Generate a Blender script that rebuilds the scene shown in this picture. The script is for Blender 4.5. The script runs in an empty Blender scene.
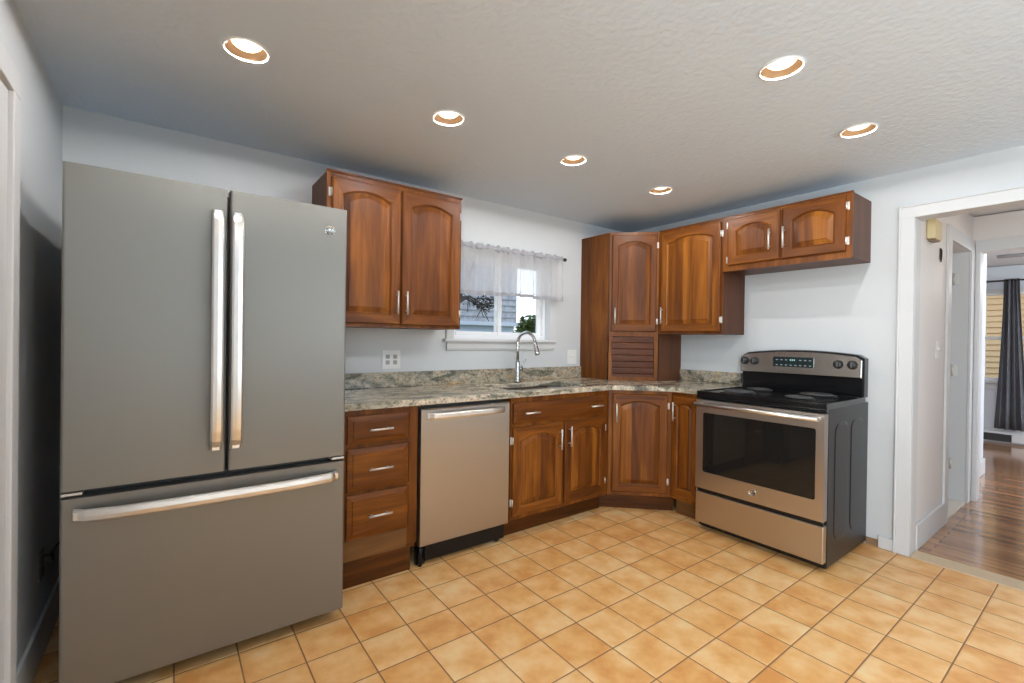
import bpy, bmesh, math, random
from mathutils import Vector, Matrix
random.seed(7)
PI = math.pi
scene = bpy.context.scene
COL = scene.collection

# ------------------------------------------------------------------ camera
cam_d = bpy.data.cameras.new('camera')
cam = bpy.data.objects.new('camera', cam_d); COL.objects.link(cam)
YAW, PITCH, ROLL = 0.9431, -0.0057, 0.0135
fwd = Vector((math.cos(YAW)*math.cos(PITCH), math.sin(YAW)*math.cos(PITCH), math.sin(PITCH)))
rt = Vector((math.sin(YAW), -math.cos(YAW), 0)); up = rt.cross(fwd)
r2 = math.cos(ROLL)*rt + math.sin(ROLL)*up
u2 = -math.sin(ROLL)*rt + math.cos(ROLL)*up
M = Matrix((r2, u2, -fwd)).transposed().to_4x4()
M.translation = Vector((-3.6145, -2.9238, 1.2697))
cam.matrix_world = M
cam_d.sensor_width = 36; cam_d.lens = 458.4526/1024*36
cam_d.shift_x = (512-502.531)/1024; cam_d.shift_y = (342.29-341.5)/1024
cam_d.clip_start = 0.02; cam_d.clip_end = 200
scene.camera = cam

# ------------------------------------------------------------------ world, exposure
LAMP_W, LAMP_COL = 20.0, (1.0, 0.985, 0.975)
HALL_W = 7.5
SKY = 3.4
world = bpy.data.worlds.new('overcast_sky'); scene.world = world
world.use_nodes = True
wn, wl = world.node_tree.nodes, world.node_tree.links
wn.clear()
wo = wn.new('ShaderNodeOutputWorld'); wb = wn.new('ShaderNodeBackground')
wc = wn.new('ShaderNodeTexCoord'); ws = wn.new('ShaderNodeSeparateXYZ'); wr = wn.new('ShaderNodeValToRGB')
wl.new(wc.outputs['Generated'], ws.inputs[0]); wl.new(ws.outputs['Z'], wr.inputs[0])
wr.color_ramp.elements[0].position = 0.0; wr.color_ramp.elements[0].color = (0.86, 0.92, 1.0, 1)
wr.color_ramp.elements[1].position = 0.6; wr.color_ramp.elements[1].color = (0.62, 0.78, 1.0, 1)
wl.new(wr.outputs[0], wb.inputs[0]); wb.inputs[1].default_value = SKY
wl.new(wb.outputs[0], wo.inputs[0])
vs = scene.view_settings
vs.view_transform = 'Standard'; vs.look = 'None'; vs.gamma = 1; vs.use_curve_mapping = False
vs.exposure = -0.90
scene.cycles.max_bounces = 10; scene.cycles.diffuse_bounces = 6; scene.cycles.glossy_bounces = 5
scene.cycles.transmission_bounces = 8; scene.cycles.transparent_max_bounces = 12
scene.cycles.caustics_reflective = False; scene.cycles.caustics_refractive = False
scene.cycles.sample_clamp_indirect = 6
scene.cycles.use_denoising = True

# added fill lights standing in for daylight, outside unseen openings
def fill_light(name, loc, rot, sx, sy, power, col):
    d = bpy.data.lights.new(name, 'AREA'); d.shape = 'RECTANGLE'; d.size = sx; d.size_y = sy
    d.energy = power; d.color = col
    o = bpy.data.objects.new(name, d); o.location = loc; o.rotation_euler = rot; COL.objects.link(o)
    return o
fill_light('side_fill', (-4.45, -3.95, 1.35), (PI/2, 0, -PI/2), 1.3, 1.6, 275, (0.80, 0.92, 1.0))
fill_light('rear_fill', (-1.3, -5.3, 1.55), (PI/2, 0, 0), 1.5, 1.2, 45, (0.80, 0.92, 1.0))
fill_light('far_room_fill', (3.6, -5.3, 1.5), (PI/2, 0, 0), 1.8, 1.3, 170, (0.86, 0.93, 1.0))  # added to brighten the far room from an unseen rear opening

# ------------------------------------------------------------------ materials
MATS = {}
def new_mat(name):
    m = bpy.data.materials.new(name); m.use_nodes = True
    nt = m.node_tree; b = nt.nodes['Principled BSDF']; MATS[name] = m
    return m, nt, b
def N(nt, t, **kw):
    n = nt.nodes.new(t)
    for k, v in kw.items(): setattr(n, k, v)
    return n
def srgb(r, g, b):
    f = lambda c: (c/255/12.92) if c/255 <= .04045 else ((c/255+.055)/1.055)**2.4
    return (f(r), f(g), f(b), 1)
def simple(name, col, rough=.5, metal=0, bump=0, bscale=200, coat=0, spec=None, var=0, vscale=3):
    m, nt, b = new_mat(name)
    b.inputs['Base Color'].default_value = col
    b.inputs['Roughness'].default_value = rough; b.inputs['Metallic'].default_value = metal
    if coat: b.inputs['Coat Weight'].default_value = coat; b.inputs['Coat Roughness'].default_value = .08
    if spec is not None: b.inputs['Specular IOR Level'].default_value = spec
    tc = N(nt, 'ShaderNodeTexCoord')
    nz = N(nt, 'ShaderNodeTexNoise'); nz.inputs['Scale'].default_value = vscale; nz.inputs['Detail'].default_value = 3
    nt.links.new(tc.outputs['Object'], nz.inputs['Vector'])
    v = max(var, .02)
    mx = N(nt, 'ShaderNodeMix', data_type='RGBA')
    mx.inputs['A'].default_value = tuple(c*(1-v) for c in col[:3])+(1,)
    mx.inputs['B'].default_value = tuple(min(1, c*(1+v)) for c in col[:3])+(1,)
    nt.links.new(nz.outputs['Fac'], mx.inputs['Factor']); nt.links.new(mx.outputs['Result'], b.inputs['Base Color'])
    if bump:
        n2 = N(nt, 'ShaderNodeTexNoise'); n2.inputs['Scale'].default_value = bscale; n2.inputs['Detail'].default_value = 4
        nt.links.new(tc.outputs['Object'], n2.inputs['Vector'])
        bp = N(nt, 'ShaderNodeBump'); bp.inputs['Strength'].default_value = bump; bp.inputs['Distance'].default_value = .004
        nt.links.new(n2.outputs['Fac'], bp.inputs['Height']); nt.links.new(bp.outputs[0], b.inputs['Normal'])
    return m

wall_m = simple('wall_paint', srgb(206, 209, 211), .6, bump=.12, bscale=60)
ceil_m = simple('ceiling_texture', srgb(220, 234, 249), .8, bump=.9, bscale=34)
trim_m = simple('white_trim_paint', srgb(210, 211, 212), .5)
hallw_m = simple('hall_wall_paint', srgb(226, 222, 220), .55, bump=.1, bscale=50)
roomw_m = simple('far_room_paint', srgb(214, 220, 228), .6)
black_m = simple('black_enamel', (0.006, 0.006, 0.007, 1), .16, spec=.35)
blackp_m = simple('black_plastic', (0.015, 0.015, 0.016, 1), .45)
side_m = simple('charcoal_side_panel', (0.011, 0.011, 0.012, 1), .33, bump=.05, bscale=400, spec=.35)
case_m = simple('fridge_case_grey', (0.10, 0.10, 0.10, 1), .5)
nickel_m = simple('satin_nickel', (0.74, 0.72, 0.68, 1), .45, .75)
chrome_m = simple('brushed_chrome', (0.62, 0.62, 0.62, 1), .2, 1)
handle_m = simple('steel_handle', (0.80, 0.78, 0.75, 1), .3, 1, var=.08, vscale=9)
sink_m = simple('sink_steel', (0.42, 0.42, 0.43, 1), .3, 1)
coil_m = simple('burner_coil', (0.07, 0.07, 0.07, 1), .4, .4)
white_pl = simple('white_plastic', srgb(232, 232, 230), .35)
grey_gap = simple('outlet_slot', (0.05, 0.05, 0.05, 1), .6)
grey_recep = simple('grey_receptacle', srgb(168, 170, 172), .4)
beige_pl = simple('beige_plastic', srgb(214, 196, 150), .4)
marble_m = simple('pale_marble', srgb(214, 205, 190), .35, var=.06, vscale=20)
raw_m = simple('bare_wood_backing', srgb(142, 112, 84), .8, var=.15, vscale=30)
pine_m = simple('pale_threshold_wood', srgb(200, 176, 144), .5, var=.08, vscale=14)
charc_m = simple('charcoal_curtain', srgb(132, 133, 140), .85, bump=.3, bscale=300)
heat_m = simple('dark_heater_grille', (0.03, 0.03, 0.03, 1), .5)
vinyl_m = simple('white_vinyl', srgb(240, 241, 243), .35)
baffle_m = simple('tan_baffle', srgb(150, 120, 88), .6, 0)
lens_m = simple('dark_lens', (0.02, 0.03, 0.03, 1), .1)
bark_m = simple('dark_bark', srgb(62, 54, 48), .9, bump=.5, bscale=30)
leaf_m = simple('green_leaves', srgb(92, 122, 66), .7, var=.4, vscale=6)
grass_m = simple('lawn', srgb(90, 104, 66), .9, var=.2)
greysid = simple('pale_blue_siding', srgb(206, 222, 238), .7)
concrete = simple('yellow_eave', srgb(205, 205, 200), .7)

def brushed(name, col, rough, vert=True, metal=1.0, str_=.05):
    m, nt, b = new_mat(name)
    b.inputs['Base Color'].default_value = col; b.inputs['Metallic'].default_value = metal
    tc = N(nt, 'ShaderNodeTexCoord'); mp = N(nt, 'ShaderNodeMapping')
    mp.inputs['Scale'].default_value = (600, 600, 4) if vert else (4, 4, 600)
    nz = N(nt, 'ShaderNodeTexNoise'); nz.inputs['Scale'].default_value = 1; nz.inputs['Detail'].default_value = 3
    nt.links.new(tc.outputs['Object'], mp.inputs[0]); nt.links.new(mp.outputs[0], nz.inputs['Vector'])
    mr = N(nt, 'ShaderNodeMapRange'); mr.inputs['To Min'].default_value = rough-.06; mr.inputs['To Max'].default_value = rough+.08
    nt.links.new(nz.outputs['Fac'], mr.inputs[0]); nt.links.new(mr.outputs[0], b.inputs['Roughness'])
    bp = N(nt, 'ShaderNodeBump'); bp.inputs['Strength'].default_value = str_; bp.inputs['Distance'].default_value = .001
    nt.links.new(nz.outputs['Fac'], bp.inputs['Height']); nt.links.new(bp.outputs[0], b.inputs['Normal'])
    b.inputs['Anisotropic'].default_value = .5
    return m
slate_m = brushed('slate_steel', (0.235, 0.228, 0.210, 1), .38, True, .62)
steel_m = brushed('brushed_stainless', (0.54, 0.49, 0.44, 1), .3, False)
steelv_m = brushed('brushed_stainless_vertical', (0.47, 0.43, 0.385, 1), .33, True)

def wood(name, horiz=False, staves=False, tint=1.0, dark=(64, 31, 9), mid=(111, 61, 17), light=(158, 97, 33)):
    m, nt, b = new_mat(name)
    L = nt.links.new
    tc = N(nt, 'ShaderNodeTexCoord'); oi = N(nt, 'ShaderNodeObjectInfo')
    add = N(nt, 'ShaderNodeVectorMath', operation='ADD')
    sc = N(nt, 'ShaderNodeVectorMath', operation='SCALE'); sc.inputs['Scale'].default_value = 37.0
    cmb = N(nt, 'ShaderNodeCombineXYZ')
    for i in range(3): L(oi.outputs['Random'], cmb.inputs[i])
    L(cmb.outputs[0], sc.inputs[0]); L(tc.outputs['Object'], add.inputs[0]); L(sc.outputs[0], add.inputs[1])
    mp = N(nt, 'ShaderNodeMapping')
    mp.inputs['Scale'].default_value = (1.3, 11, 11) if horiz else (11, 11, 1.3)
    L(add.outputs[0], mp.inputs[0])
    n1 = N(nt, 'ShaderNodeTexNoise'); n1.inputs['Scale'].default_value = 1.0; n1.inputs['Detail'].default_value = 6; n1.inputs['Distortion'].default_value = .9
    L(mp.outputs[0], n1.inputs['Vector'])
    mp2 = N(nt, 'ShaderNodeMapping'); mp2.inputs['Scale'].default_value = (4, 90, 90) if horiz else (90, 90, 4)
    L(add.outputs[0], mp2.inputs[0])
    n2 = N(nt, 'ShaderNodeTexNoise'); n2.inputs['Scale'].default_value = 1.0; n2.inputs['Detail'].default_value = 4
    L(mp2.outputs[0], n2.inputs['Vector'])
    mix = N(nt, 'ShaderNodeMath', operation='MULTIPLY_ADD'); mix.inputs[1].default_value = .3
    L(n2.outputs['Fac'], mix.inputs[0])
    sub = N(nt, 'ShaderNodeMath', operation='MULTIPLY'); sub.inputs[1].default_value = .75; L(n1.outputs['Fac'], sub.inputs[0])
    L(sub.outputs[0], mix.inputs[2])
    fac = mix.outputs[0]
    if staves:
        sx = N(nt, 'ShaderNodeSeparateXYZ'); L(add.outputs[0], sx.inputs[0])
        d = N(nt, 'ShaderNodeMath', operation='DIVIDE'); d.inputs[1].default_value = .072; L(sx.outputs['X'], d.inputs[0])
        fl = N(nt, 'ShaderNodeMath', operation='FLOOR'); L(d.outputs[0], fl.inputs[0])
        wnz = N(nt, 'ShaderNodeTexWhiteNoise', noise_dimensions='1D'); L(fl.outputs[0], wnz.inputs['W'])
        ma = N(nt, 'ShaderNodeMath', operation='MULTIPLY_ADD'); ma.inputs[1].default_value = .26; ma.inputs[2].default_value = -.12
        L(wnz.outputs['Value'], ma.inputs[0])
        ad = N(nt, 'ShaderNodeMath', operation='ADD'); L(fac, ad.inputs[0]); L(ma.outputs[0], ad.inputs[1]); fac = ad.outputs[0]
    else:
        ma = N(nt, 'ShaderNodeMath', operation='MULTIPLY_ADD'); ma.inputs[1].default_value = .12; ma.inputs[2].default_value = -.06
        L(oi.outputs['Random'], ma.inputs[0])
        ad = N(nt, 'ShaderNodeMath', operation='ADD'); L(fac, ad.inputs[0]); L(ma.outputs[0], ad.inputs[1]); fac = ad.outputs[0]
    cr = N(nt, 'ShaderNodeValToRGB'); e = cr.color_ramp.elements
    t = lambda c: tuple(x*tint for x in srgb(*c)[:3])+(1,)
    e[0].position = .26; e[0].color = t(dark); e[1].position = .82; e[1].color = t(light)
    k = e.new(.54); k.color = t(mid)
    L(fac, cr.inputs[0]); L(cr.outputs[0], b.inputs['Base Color'])
    b.inputs['Roughness'].default_value = .42; b.inputs['Specular IOR Level'].default_value = .22
    b.inputs['Coat Weight'].default_value = .06; b.inputs['Coat Roughness'].default_value = .25
    bp = N(nt, 'ShaderNodeBump'); bp.inputs['Strength'].default_value = .12; bp.inputs['Distance'].default_value = .001
    L(n2.outputs['Fac'], bp.inputs['Height']); L(bp.outputs[0], b.inputs['Normal'])
    return m
wood_v = wood('cherry_vertical'); wood_h = wood('cherry_horizontal', True); wood_p = wood('cherry_staves', staves=True)
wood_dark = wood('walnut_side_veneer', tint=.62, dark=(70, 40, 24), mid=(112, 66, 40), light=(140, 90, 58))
wood_side = wood('cherry_end_panel', tint=.85)
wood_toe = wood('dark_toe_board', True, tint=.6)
wood_worn = wood('worn_rail', True, tint=.8, dark=(88, 60, 34), mid=(128, 88, 50), light=(158, 112, 66))
tamb_m = wood('tambour_wood', True, tint=.62, dark=(70, 36, 18), mid=(110, 60, 32), light=(140, 84, 48))

def granite(name, dk=1.0):
    m, nt, b = new_mat(name); L = nt.links.new
    tc = N(nt, 'ShaderNodeTexCoord')
    n1 = N(nt, 'ShaderNodeTexNoise'); n1.inputs['Scale'].default_value = 5; n1.inputs['Detail'].default_value = 8; n1.inputs['Distortion'].default_value = 1.6
    mp = N(nt, 'ShaderNodeMapping'); mp.inputs['Scale'].default_value = (.7, 1.4, 2.2)
    L(tc.outputs['Object'], mp.inputs[0]); L(mp.outputs[0], n1.inputs['Vector'])
    c1 = N(nt, 'ShaderNodeValToRGB'); e = c1.color_ramp.elements
    g = lambda r, gg, bb: tuple(x*dk for x in srgb(r, gg, bb)[:3])+(1,)
    e[0].position = .34; e[0].color = g(98, 98, 88); e[1].position = .72; e[1].color = g(196, 170, 128)
    for p, c in ((.44, (140, 138, 126)), (.53, (178, 170, 156)), (.62, (160, 150, 134))):
        k = e.new(p); k.color = g(*c)
    L(n1.outputs['Fac'], c1.inputs[0])
    v = N(nt, 'ShaderNodeTexNoise'); v.inputs['Scale'].default_value = 75; v.inputs['Detail'].default_value = 3
    L(tc.outputs['Object'], v.inputs['Vector'])
    c2 = N(nt, 'ShaderNodeValToRGB'); e = c2.color_ramp.elements
    e[0].position = .36; e[0].color = (.45, .40, .35, 1); e[1].position = .50; e[1].color = (1, 1, 1, 1)
    k = e.new(.66); k.color = (1, 1, 1, 1); k = e.new(.74); k.color = (1.3, 1.22, 1.05, 1)
    L(v.outputs['Fac'], c2.inputs[0])
    v2 = N(nt, 'ShaderNodeTexNoise'); v2.inputs['Scale'].default_value = 28; v2.inputs['Detail'].default_value = 5
    L(tc.outputs['Object'], v2.inputs['Vector'])
    c3 = N(nt, 'ShaderNodeValToRGB'); e = c3.color_ramp.elements
    e[0].position = .35; e[0].color = (.70, .72, .69, 1); e[1].position = .6; e[1].color = (1.08, 1.0, .92, 1)
    L(v2.outputs['Fac'], c3.inputs[0])
    mx = N(nt, 'ShaderNodeMix', data_type='RGBA', blend_type='MULTIPLY'); mx.inputs['Factor'].default_value = .85
    L(c1.outputs[0], mx.inputs['A']); L(c2.outputs[0], mx.inputs['B'])
    mx2 = N(nt, 'ShaderNodeMix', data_type='RGBA', blend_type='MULTIPLY'); mx2.inputs['Factor'].default_value = .8
    L(mx.outputs['Result'], mx2.inputs['A']); L(c3.outputs[0], mx2.inputs['B'])
    L(mx2.outputs['Result'], b.inputs['Base Color'])
    b.inputs['Roughness'].default_value = .14; b.inputs['Specular IOR Level'].default_value = .5
    return m
granite_m = granite('polished_granite', 1.5); granite_b = granite('polished_granite_splash', 1.15)

def tile_floor():
    m, nt, b = new_mat('peach_floor_tile'); L = nt.links.new
    S = .21
    tc = N(nt, 'ShaderNodeTexCoord'); sp = N(nt, 'ShaderNodeSeparateXYZ'); L(tc.outputs['Object'], sp.inputs[0])
    def mth(op, a, bb=None, c=None):
        n = N(nt, 'ShaderNodeMath', operation=op)
        for i, x in enumerate((a, bb, c)):
            if x is None: continue
            if isinstance(x, (int, float)): n.inputs[i].default_value = x
            else: L(x, n.inputs[i])
        return n.outputs[0]
    u = mth('DIVIDE', mth('ADD', sp.outputs['X'], 2.963+S*40), S)
    v = mth('DIVIDE', mth('ADD', sp.outputs['Y'], 1.463+S*40), S)
    fu, fv = mth('FRACT', u), mth('FRACT', v)
    du = mth('MINIMUM', fu, mth('SUBTRACT', 1.0, fu)); dv = mth('MINIMUM', fv, mth('SUBTRACT', 1.0, fv))
    d = mth('MINIMUM', mth('MULTIPLY', du, .92), dv)
    cx = N(nt, 'ShaderNodeCombineXYZ'); L(mth('FLOOR', u), cx.inputs[0]); L(mth('FLOOR', v), cx.inputs[1])
    wnz = N(nt, 'ShaderNodeTexWhiteNoise', noise_dimensions='2D'); L(cx.outputs[0], wnz.inputs['Vector'])
    # mottling, shifted per tile
    sc = N(nt, 'ShaderNodeVectorMath', operation='SCALE'); sc.inputs['Scale'].default_value = 30; L(wnz.outputs['Color'], sc.inputs[0])
    ad = N(nt, 'ShaderNodeVectorMath', operation='ADD'); L(tc.outputs['Object'], ad.inputs[0]); L(sc.outputs[0], ad.inputs[1])
    nz = N(nt, 'ShaderNodeTexNoise'); nz.inputs['Scale'].default_value = 8; nz.inputs['Detail'].default_value = 4; nz.inputs['Roughness'].default_value = .55
    L(ad.outputs[0], nz.inputs['Vector'])
    f = mth('ADD', nz.outputs['Fac'], mth('MULTIPLY_ADD', wnz.outputs['Value'], .16, -.08))
    cr = N(nt, 'ShaderNodeValToRGB'); e = cr.color_ramp.elements
    e[0].position = .3; e[0].color = srgb(216, 150, 84); e[1].position = .75; e[1].color = srgb(240, 206, 152)
    k = e.new(.45); k.color = srgb(228, 172, 106); k = e.new(.58); k.color = srgb(236, 188, 128)
    L(f, cr.inputs[0])
    gr = N(nt, 'ShaderNodeMapRange'); gr.inputs['From Min'].default_value = .009; gr.inputs['From Max'].default_value = .015
    L(d, gr.inputs[0])
    mx = N(nt, 'ShaderNodeMix', data_type='RGBA'); mx.inputs['A'].default_value = srgb(136, 98, 66)
    L(gr.outputs[0], mx.inputs['Factor']); L(cr.outputs[0], mx.inputs['B']); L(mx.outputs['Result'], b.inputs['Base Color'])
    rr = N(nt, 'ShaderNodeMapRange'); rr.inputs['To Min'].default_value = .8; rr.inputs['To Max'].default_value = .36
    L(gr.outputs[0], rr.inputs[0]); L(rr.outputs[0], b.inputs['Roughness'])
    g2 = N(nt, 'ShaderNodeMapRange'); g2.inputs['From Min'].default_value = .008; g2.inputs['From Max'].default_value = .035
    L(d, g2.inputs[0])
    hh = mth('ADD', g2.outputs[0], mth('MULTIPLY', nz.outputs['Fac'], .35))
    bp = N(nt, 'ShaderNodeBump'); bp.inputs['Strength'].default_value = .5; bp.inputs['Distance'].default_value = .002
    L(hh, bp.inputs['Height']); L(bp.outputs[0], b.inputs['Normal'])
    return m
tile_m = tile_floor()

def plank_floor():
    m, nt, b = new_mat('oak_plank_floor'); L = nt.links.new
    tc = N(nt, 'ShaderNodeTexCoord'); mp = N(nt, 'ShaderNodeMapping'); mp.inputs['Rotation'].default_value = (0, 0, PI/2)
    L(tc.outputs['Object'], mp.inputs[0])
    br = N(nt, 'ShaderNodeTexBrick'); br.offset = .37; br.inputs['Scale'].default_value = 1
    br.inputs['Brick Width'].default_value = 1.1; br.inputs['Row Height'].default_value = .058; br.inputs['Mortar Size'].default_value = .0016
    br.inputs['Color1'].default_value = srgb(146, 104, 72); br.inputs['Color2'].default_value = srgb(200, 150, 106); br.inputs['Mortar'].default_value = srgb(46, 28, 20)
    L(mp.outputs[0], br.inputs['Vector'])
    m2 = N(nt, 'ShaderNodeMapping'); m2.inputs['Scale'].default_value = (30, 2, 30); L(tc.outputs['Object'], m2.inputs[0])
    nz = N(nt, 'ShaderNodeTexNoise'); nz.inputs['Scale'].default_value = 1; nz.inputs['Detail'].default_value = 5; L(m2.outputs[0], nz.inputs['Vector'])
    cr = N(nt, 'ShaderNodeValToRGB'); cr.color_ramp.elements[0].color = (.55, .52, .5, 1); cr.color_ramp.elements[0].position = .3
    cr.color_ramp.elements[1].color = (1.1, 1.1, 1.1, 1); cr.color_ramp.elements[1].position = .65
    L(nz.outputs['Fac'], cr.inputs[0])
    mx = N(nt, 'ShaderNodeMix', data_type='RGBA', blend_type='MULTIPLY'); mx.inputs['Factor'].default_value = 1
    L(br.outputs['Color'], mx.inputs['A']); L(cr.outputs[0], mx.inputs['B']); L(mx.outputs['Result'], b.inputs['Base Color'])
    b.inputs['Roughness'].default_value = .15; b.inputs['Coat Weight'].default_value = .55; b.inputs['Coat Roughness'].default_value = .10; b.inputs['Coat IOR'].default_value = 1.5
    n3 = N(nt, 'ShaderNodeTexNoise'); n3.inputs['Scale'].default_value = 14; L(tc.outputs['Object'], n3.inputs['Vector'])
    bp = N(nt, 'ShaderNodeBump'); bp.inputs['Strength'].default_value = .35; bp.inputs['Distance'].default_value = .004
    L(n3.outputs['Fac'], bp.inputs['Height']); L(bp.outputs[0], b.inputs['Normal'])
    return m
plank_m = plank_floor()

def glass_mat(name, col=(1, 1, 1, 1), refl=.08, rough=0.0):
    m, nt, b = new_mat(name); nt.nodes.remove(b); L = nt.links.new
    out = nt.nodes['Material Output']
    tr = N(nt, 'ShaderNodeBsdfTransparent'); tr.inputs[0].default_value = col
    gl = N(nt, 'ShaderNodeBsdfGlossy'); gl.inputs['Roughness'].default_value = rough
    fr = N(nt, 'ShaderNodeFresnel'); fr.inputs[0].default_value = 1.5
    mx = N(nt, 'ShaderNodeMixShader'); ge = N(nt, 'ShaderNodeNewGeometry'); bf = N(nt, 'ShaderNodeMath', operation='SUBTRACT'); bf.inputs[0].default_value = 1; L(ge.outputs['Backfacing'], bf.inputs[1])
    ml = N(nt, 'ShaderNodeMath', operation='MULTIPLY'); L(fr.outputs[0], ml.inputs[0]); L(bf.outputs[0], ml.inputs[1]); L(ml.outputs[0], mx.inputs[0]); L(tr.outputs[0], mx.inputs[1]); L(gl.outputs[0], mx.inputs[2])
    L(mx.outputs[0], out.inputs[0])
    return m
pane_m = glass_mat('window_glass')
oven_m = simple('dark_oven_glass', (0.012, 0.011, 0.010, 1), .04, spec=.4)

def emis(name, col, s):
    m, nt, b = new_mat(name)
    b.inputs['Base Color'].default_value = col; b.inputs['Emission Color'].default_value = col; b.inputs['Emission Strength'].default_value = s
    return m
bulb_m = emis('lit_bulb', (1.0, .90, .72, 1), 4.5)
led_m = emis('display_led', (.4, .7, .65, 1), .25)

def sheer():
    m, nt, b = new_mat('sheer_white_fabric'); nt.nodes.remove(b); L = nt.links.new
    out = nt.nodes['Material Output']
    df = N(nt, 'ShaderNodeBsdfDiffuse'); df.inputs[0].default_value = srgb(226, 226, 230)
    tl = N(nt, 'ShaderNodeBsdfTranslucent'); tl.inputs[0].default_value = srgb(236, 236, 240)
    tp = N(nt, 'ShaderNodeBsdfTransparent')
    tc = N(nt, 'ShaderNodeTexCoord'); nz = N(nt, 'ShaderNodeTexNoise'); nz.inputs['Scale'].default_value = 160
    L(tc.outputs['Object'], nz.inputs['Vector'])
    m1 = N(nt, 'ShaderNodeMixShader'); m1.inputs[0].default_value = .45; L(df.outputs[0], m1.inputs[1]); L(tl.outputs[0], m1.inputs[2])
    mr = N(nt, 'ShaderNodeMapRange'); mr.inputs['To Min'].default_value = .50; mr.inputs['To Max'].default_value = .68
    L(nz.outputs['Fac'], mr.inputs[0])
    m2 = N(nt, 'ShaderNodeMixShader'); L(mr.outputs[0], m2.inputs[0]); L(tp.outputs[0], m2.inputs[1]); L(m1.outputs[0], m2.inputs[2])
    L(m2.outputs[0], out.inputs[0])
    return m
sheer_m = sheer()
hem_m = simple('white_fabric_hem', srgb(166, 166, 172), .9, bump=.2, bscale=300)

def rows_mat(name, axis, period, c1, c2, groove):
    m, nt, b = new_mat(name); L = nt.links.new
    tc = N(nt, 'ShaderNodeTexCoord'); sp = N(nt, 'ShaderNodeSeparateXYZ'); L(tc.outputs['Object'], sp.inputs[0])
    d = N(nt, 'ShaderNodeMath', operation='DIVIDE'); d.inputs[1].default_value = period; L(sp.outputs[axis], d.inputs[0])
    f = N(nt, 'ShaderNodeMath', operation='FRACT'); L(d.outputs[0], f.inputs[0])
    cr = N(nt, 'ShaderNodeValToRGB'); e = cr.color_ramp.elements
    e[0].position = .0; e[0].color = groove; e[1].position = .08; e[1].color = c1; k = e.new(1.0); k.color = c1
    L(f.outputs[0], cr.inputs[0])
    nz = N(nt, 'ShaderNodeTexNoise'); nz.inputs['Scale'].default_value = 9; nz.inputs['Detail'].default_value = 6; L(tc.outputs['Object'], nz.inputs['Vector'])
    mx = N(nt, 'ShaderNodeMix', data_type='RGBA'); mx.inputs['B'].default_value = c2
    mr = N(nt, 'ShaderNodeMapRange'); mr.inputs['From Min'].default_value = .42; mr.inputs['From Max'].default_value = .6; mr.inputs['To Max'].default_value = .6; L(nz.outputs['Fac'], mr.inputs[0])
    L(mr.outputs[0], mx.inputs['Factor']); L(cr.outputs[0], mx.inputs['A']); L(mx.outputs['Result'], b.inputs['Base Color'])
    b.inputs['Roughness'].default_value = .8
    return m
shingle_m = rows_mat('grey_shingles', 'Z', .165, srgb(190, 192, 198), srgb(150, 152, 158), srgb(120, 122, 126))
yellow_m = simple('yellow_clapboard_paint', srgb(255, 212, 160), .7, var=.04)

# ------------------------------------------------------------------ mesh helpers
def bm_new(): return bmesh.new()
def add_box(bm, x0, x1, y0, y1, z0, z1, bev=0, seg=2, mi=0):
    if x0 > x1: x0, x1 = x1, x0
    if y0 > y1: y0, y1 = y1, y0
    if z0 > z1: z0, z1 = z1, z0
    r = bmesh.ops.create_cube(bm, size=1)
    vs_ = r['verts']
    for v in vs_:
        v.co = Vector(((x0+x1)/2+v.co.x*(x1-x0), (y0+y1)/2+v.co.y*(y1-y0), (z0+z1)/2+v.co.z*(z1-z0)))
    fs = {f for v in vs_ for f in v.link_faces}
    for f in fs: f.material_index = mi
    if bev:
        es = list({e for v in vs_ for e in v.link_edges})
        bmesh.ops.bevel(bm, geom=es, offset=bev, segments=seg, affect='EDGES', profile=.5)
    return bm
def box(x0, x1, y0, y1, z0, z1, bev=0, seg=2): return add_box(bm_new(), x0, x1, y0, y1, z0, z1, bev, seg)
def add_loft(bm, loops, cap0=True, cap1=True, mi=None, close=True, smooth=False):
    rings = [[bm.verts.new(p) for p in lp] for lp in loops]
    n = len(rings[0])
    for k in range(len(rings)-1):
        a, b_ = rings[k], rings[k+1]
        for i in range(n if close else n-1):
            j = (i+1) % n
            f = bm.faces.new((a[i], a[j], b_[j], b_[i]))
            if mi: f.material_index = mi(k, i)
            f.smooth = smooth
    if cap0: bm.faces.new(rings[0][::-1])
    if cap1:
        f = bm.faces.new(rings[-1])
        if mi: f.material_index = mi(len(rings)-1, 0)
    return rings
def add_tube(bm, pts, r, seg=10, smooth=True, rad=None, flat=1.0):
    pts = [Vector(p) for p in pts]; loops = []
    ref = None
    for i, p in enumerate(pts):
        t = (pts[min(i+1, len(pts)-1)]-pts[max(i-1, 0)]).normalized()
        if ref is None:
            ref = Vector((0, 0, 1)) if abs(t.z) < .9 else Vector((0, 1, 0))
        a = (ref - t*ref.dot(t)).normalized(); b_ = t.cross(a); ref = a
        rr = rad[i] if rad else r
        loops.append([p+(a*math.cos(2*PI*k/seg)*flat+b_*math.sin(2*PI*k/seg))*rr for k in range(seg)])
    add_loft(bm, loops, smooth=smooth)
    return bm
def add_lathe(bm, prof, c=(0, 0, 0), axis='z', seg=28, cap0=True, cap1=True, smooth=True):
    c = Vector(c); loops = []
    for r, h in prof:
        lp = []
        for k in range(seg):
            a = 2*PI*k/seg; x, y = r*math.cos(a), r*math.sin(a)
            if axis == 'z': p = Vector((x, y, h))
            elif axis == 'y': p = Vector((x, h, y))
            else: p = Vector((h, x, y))
            lp.append(c+p)
        loops.append(lp)
    add_loft(bm, loops, cap0, cap1, smooth=smooth)
    return bm
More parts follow.
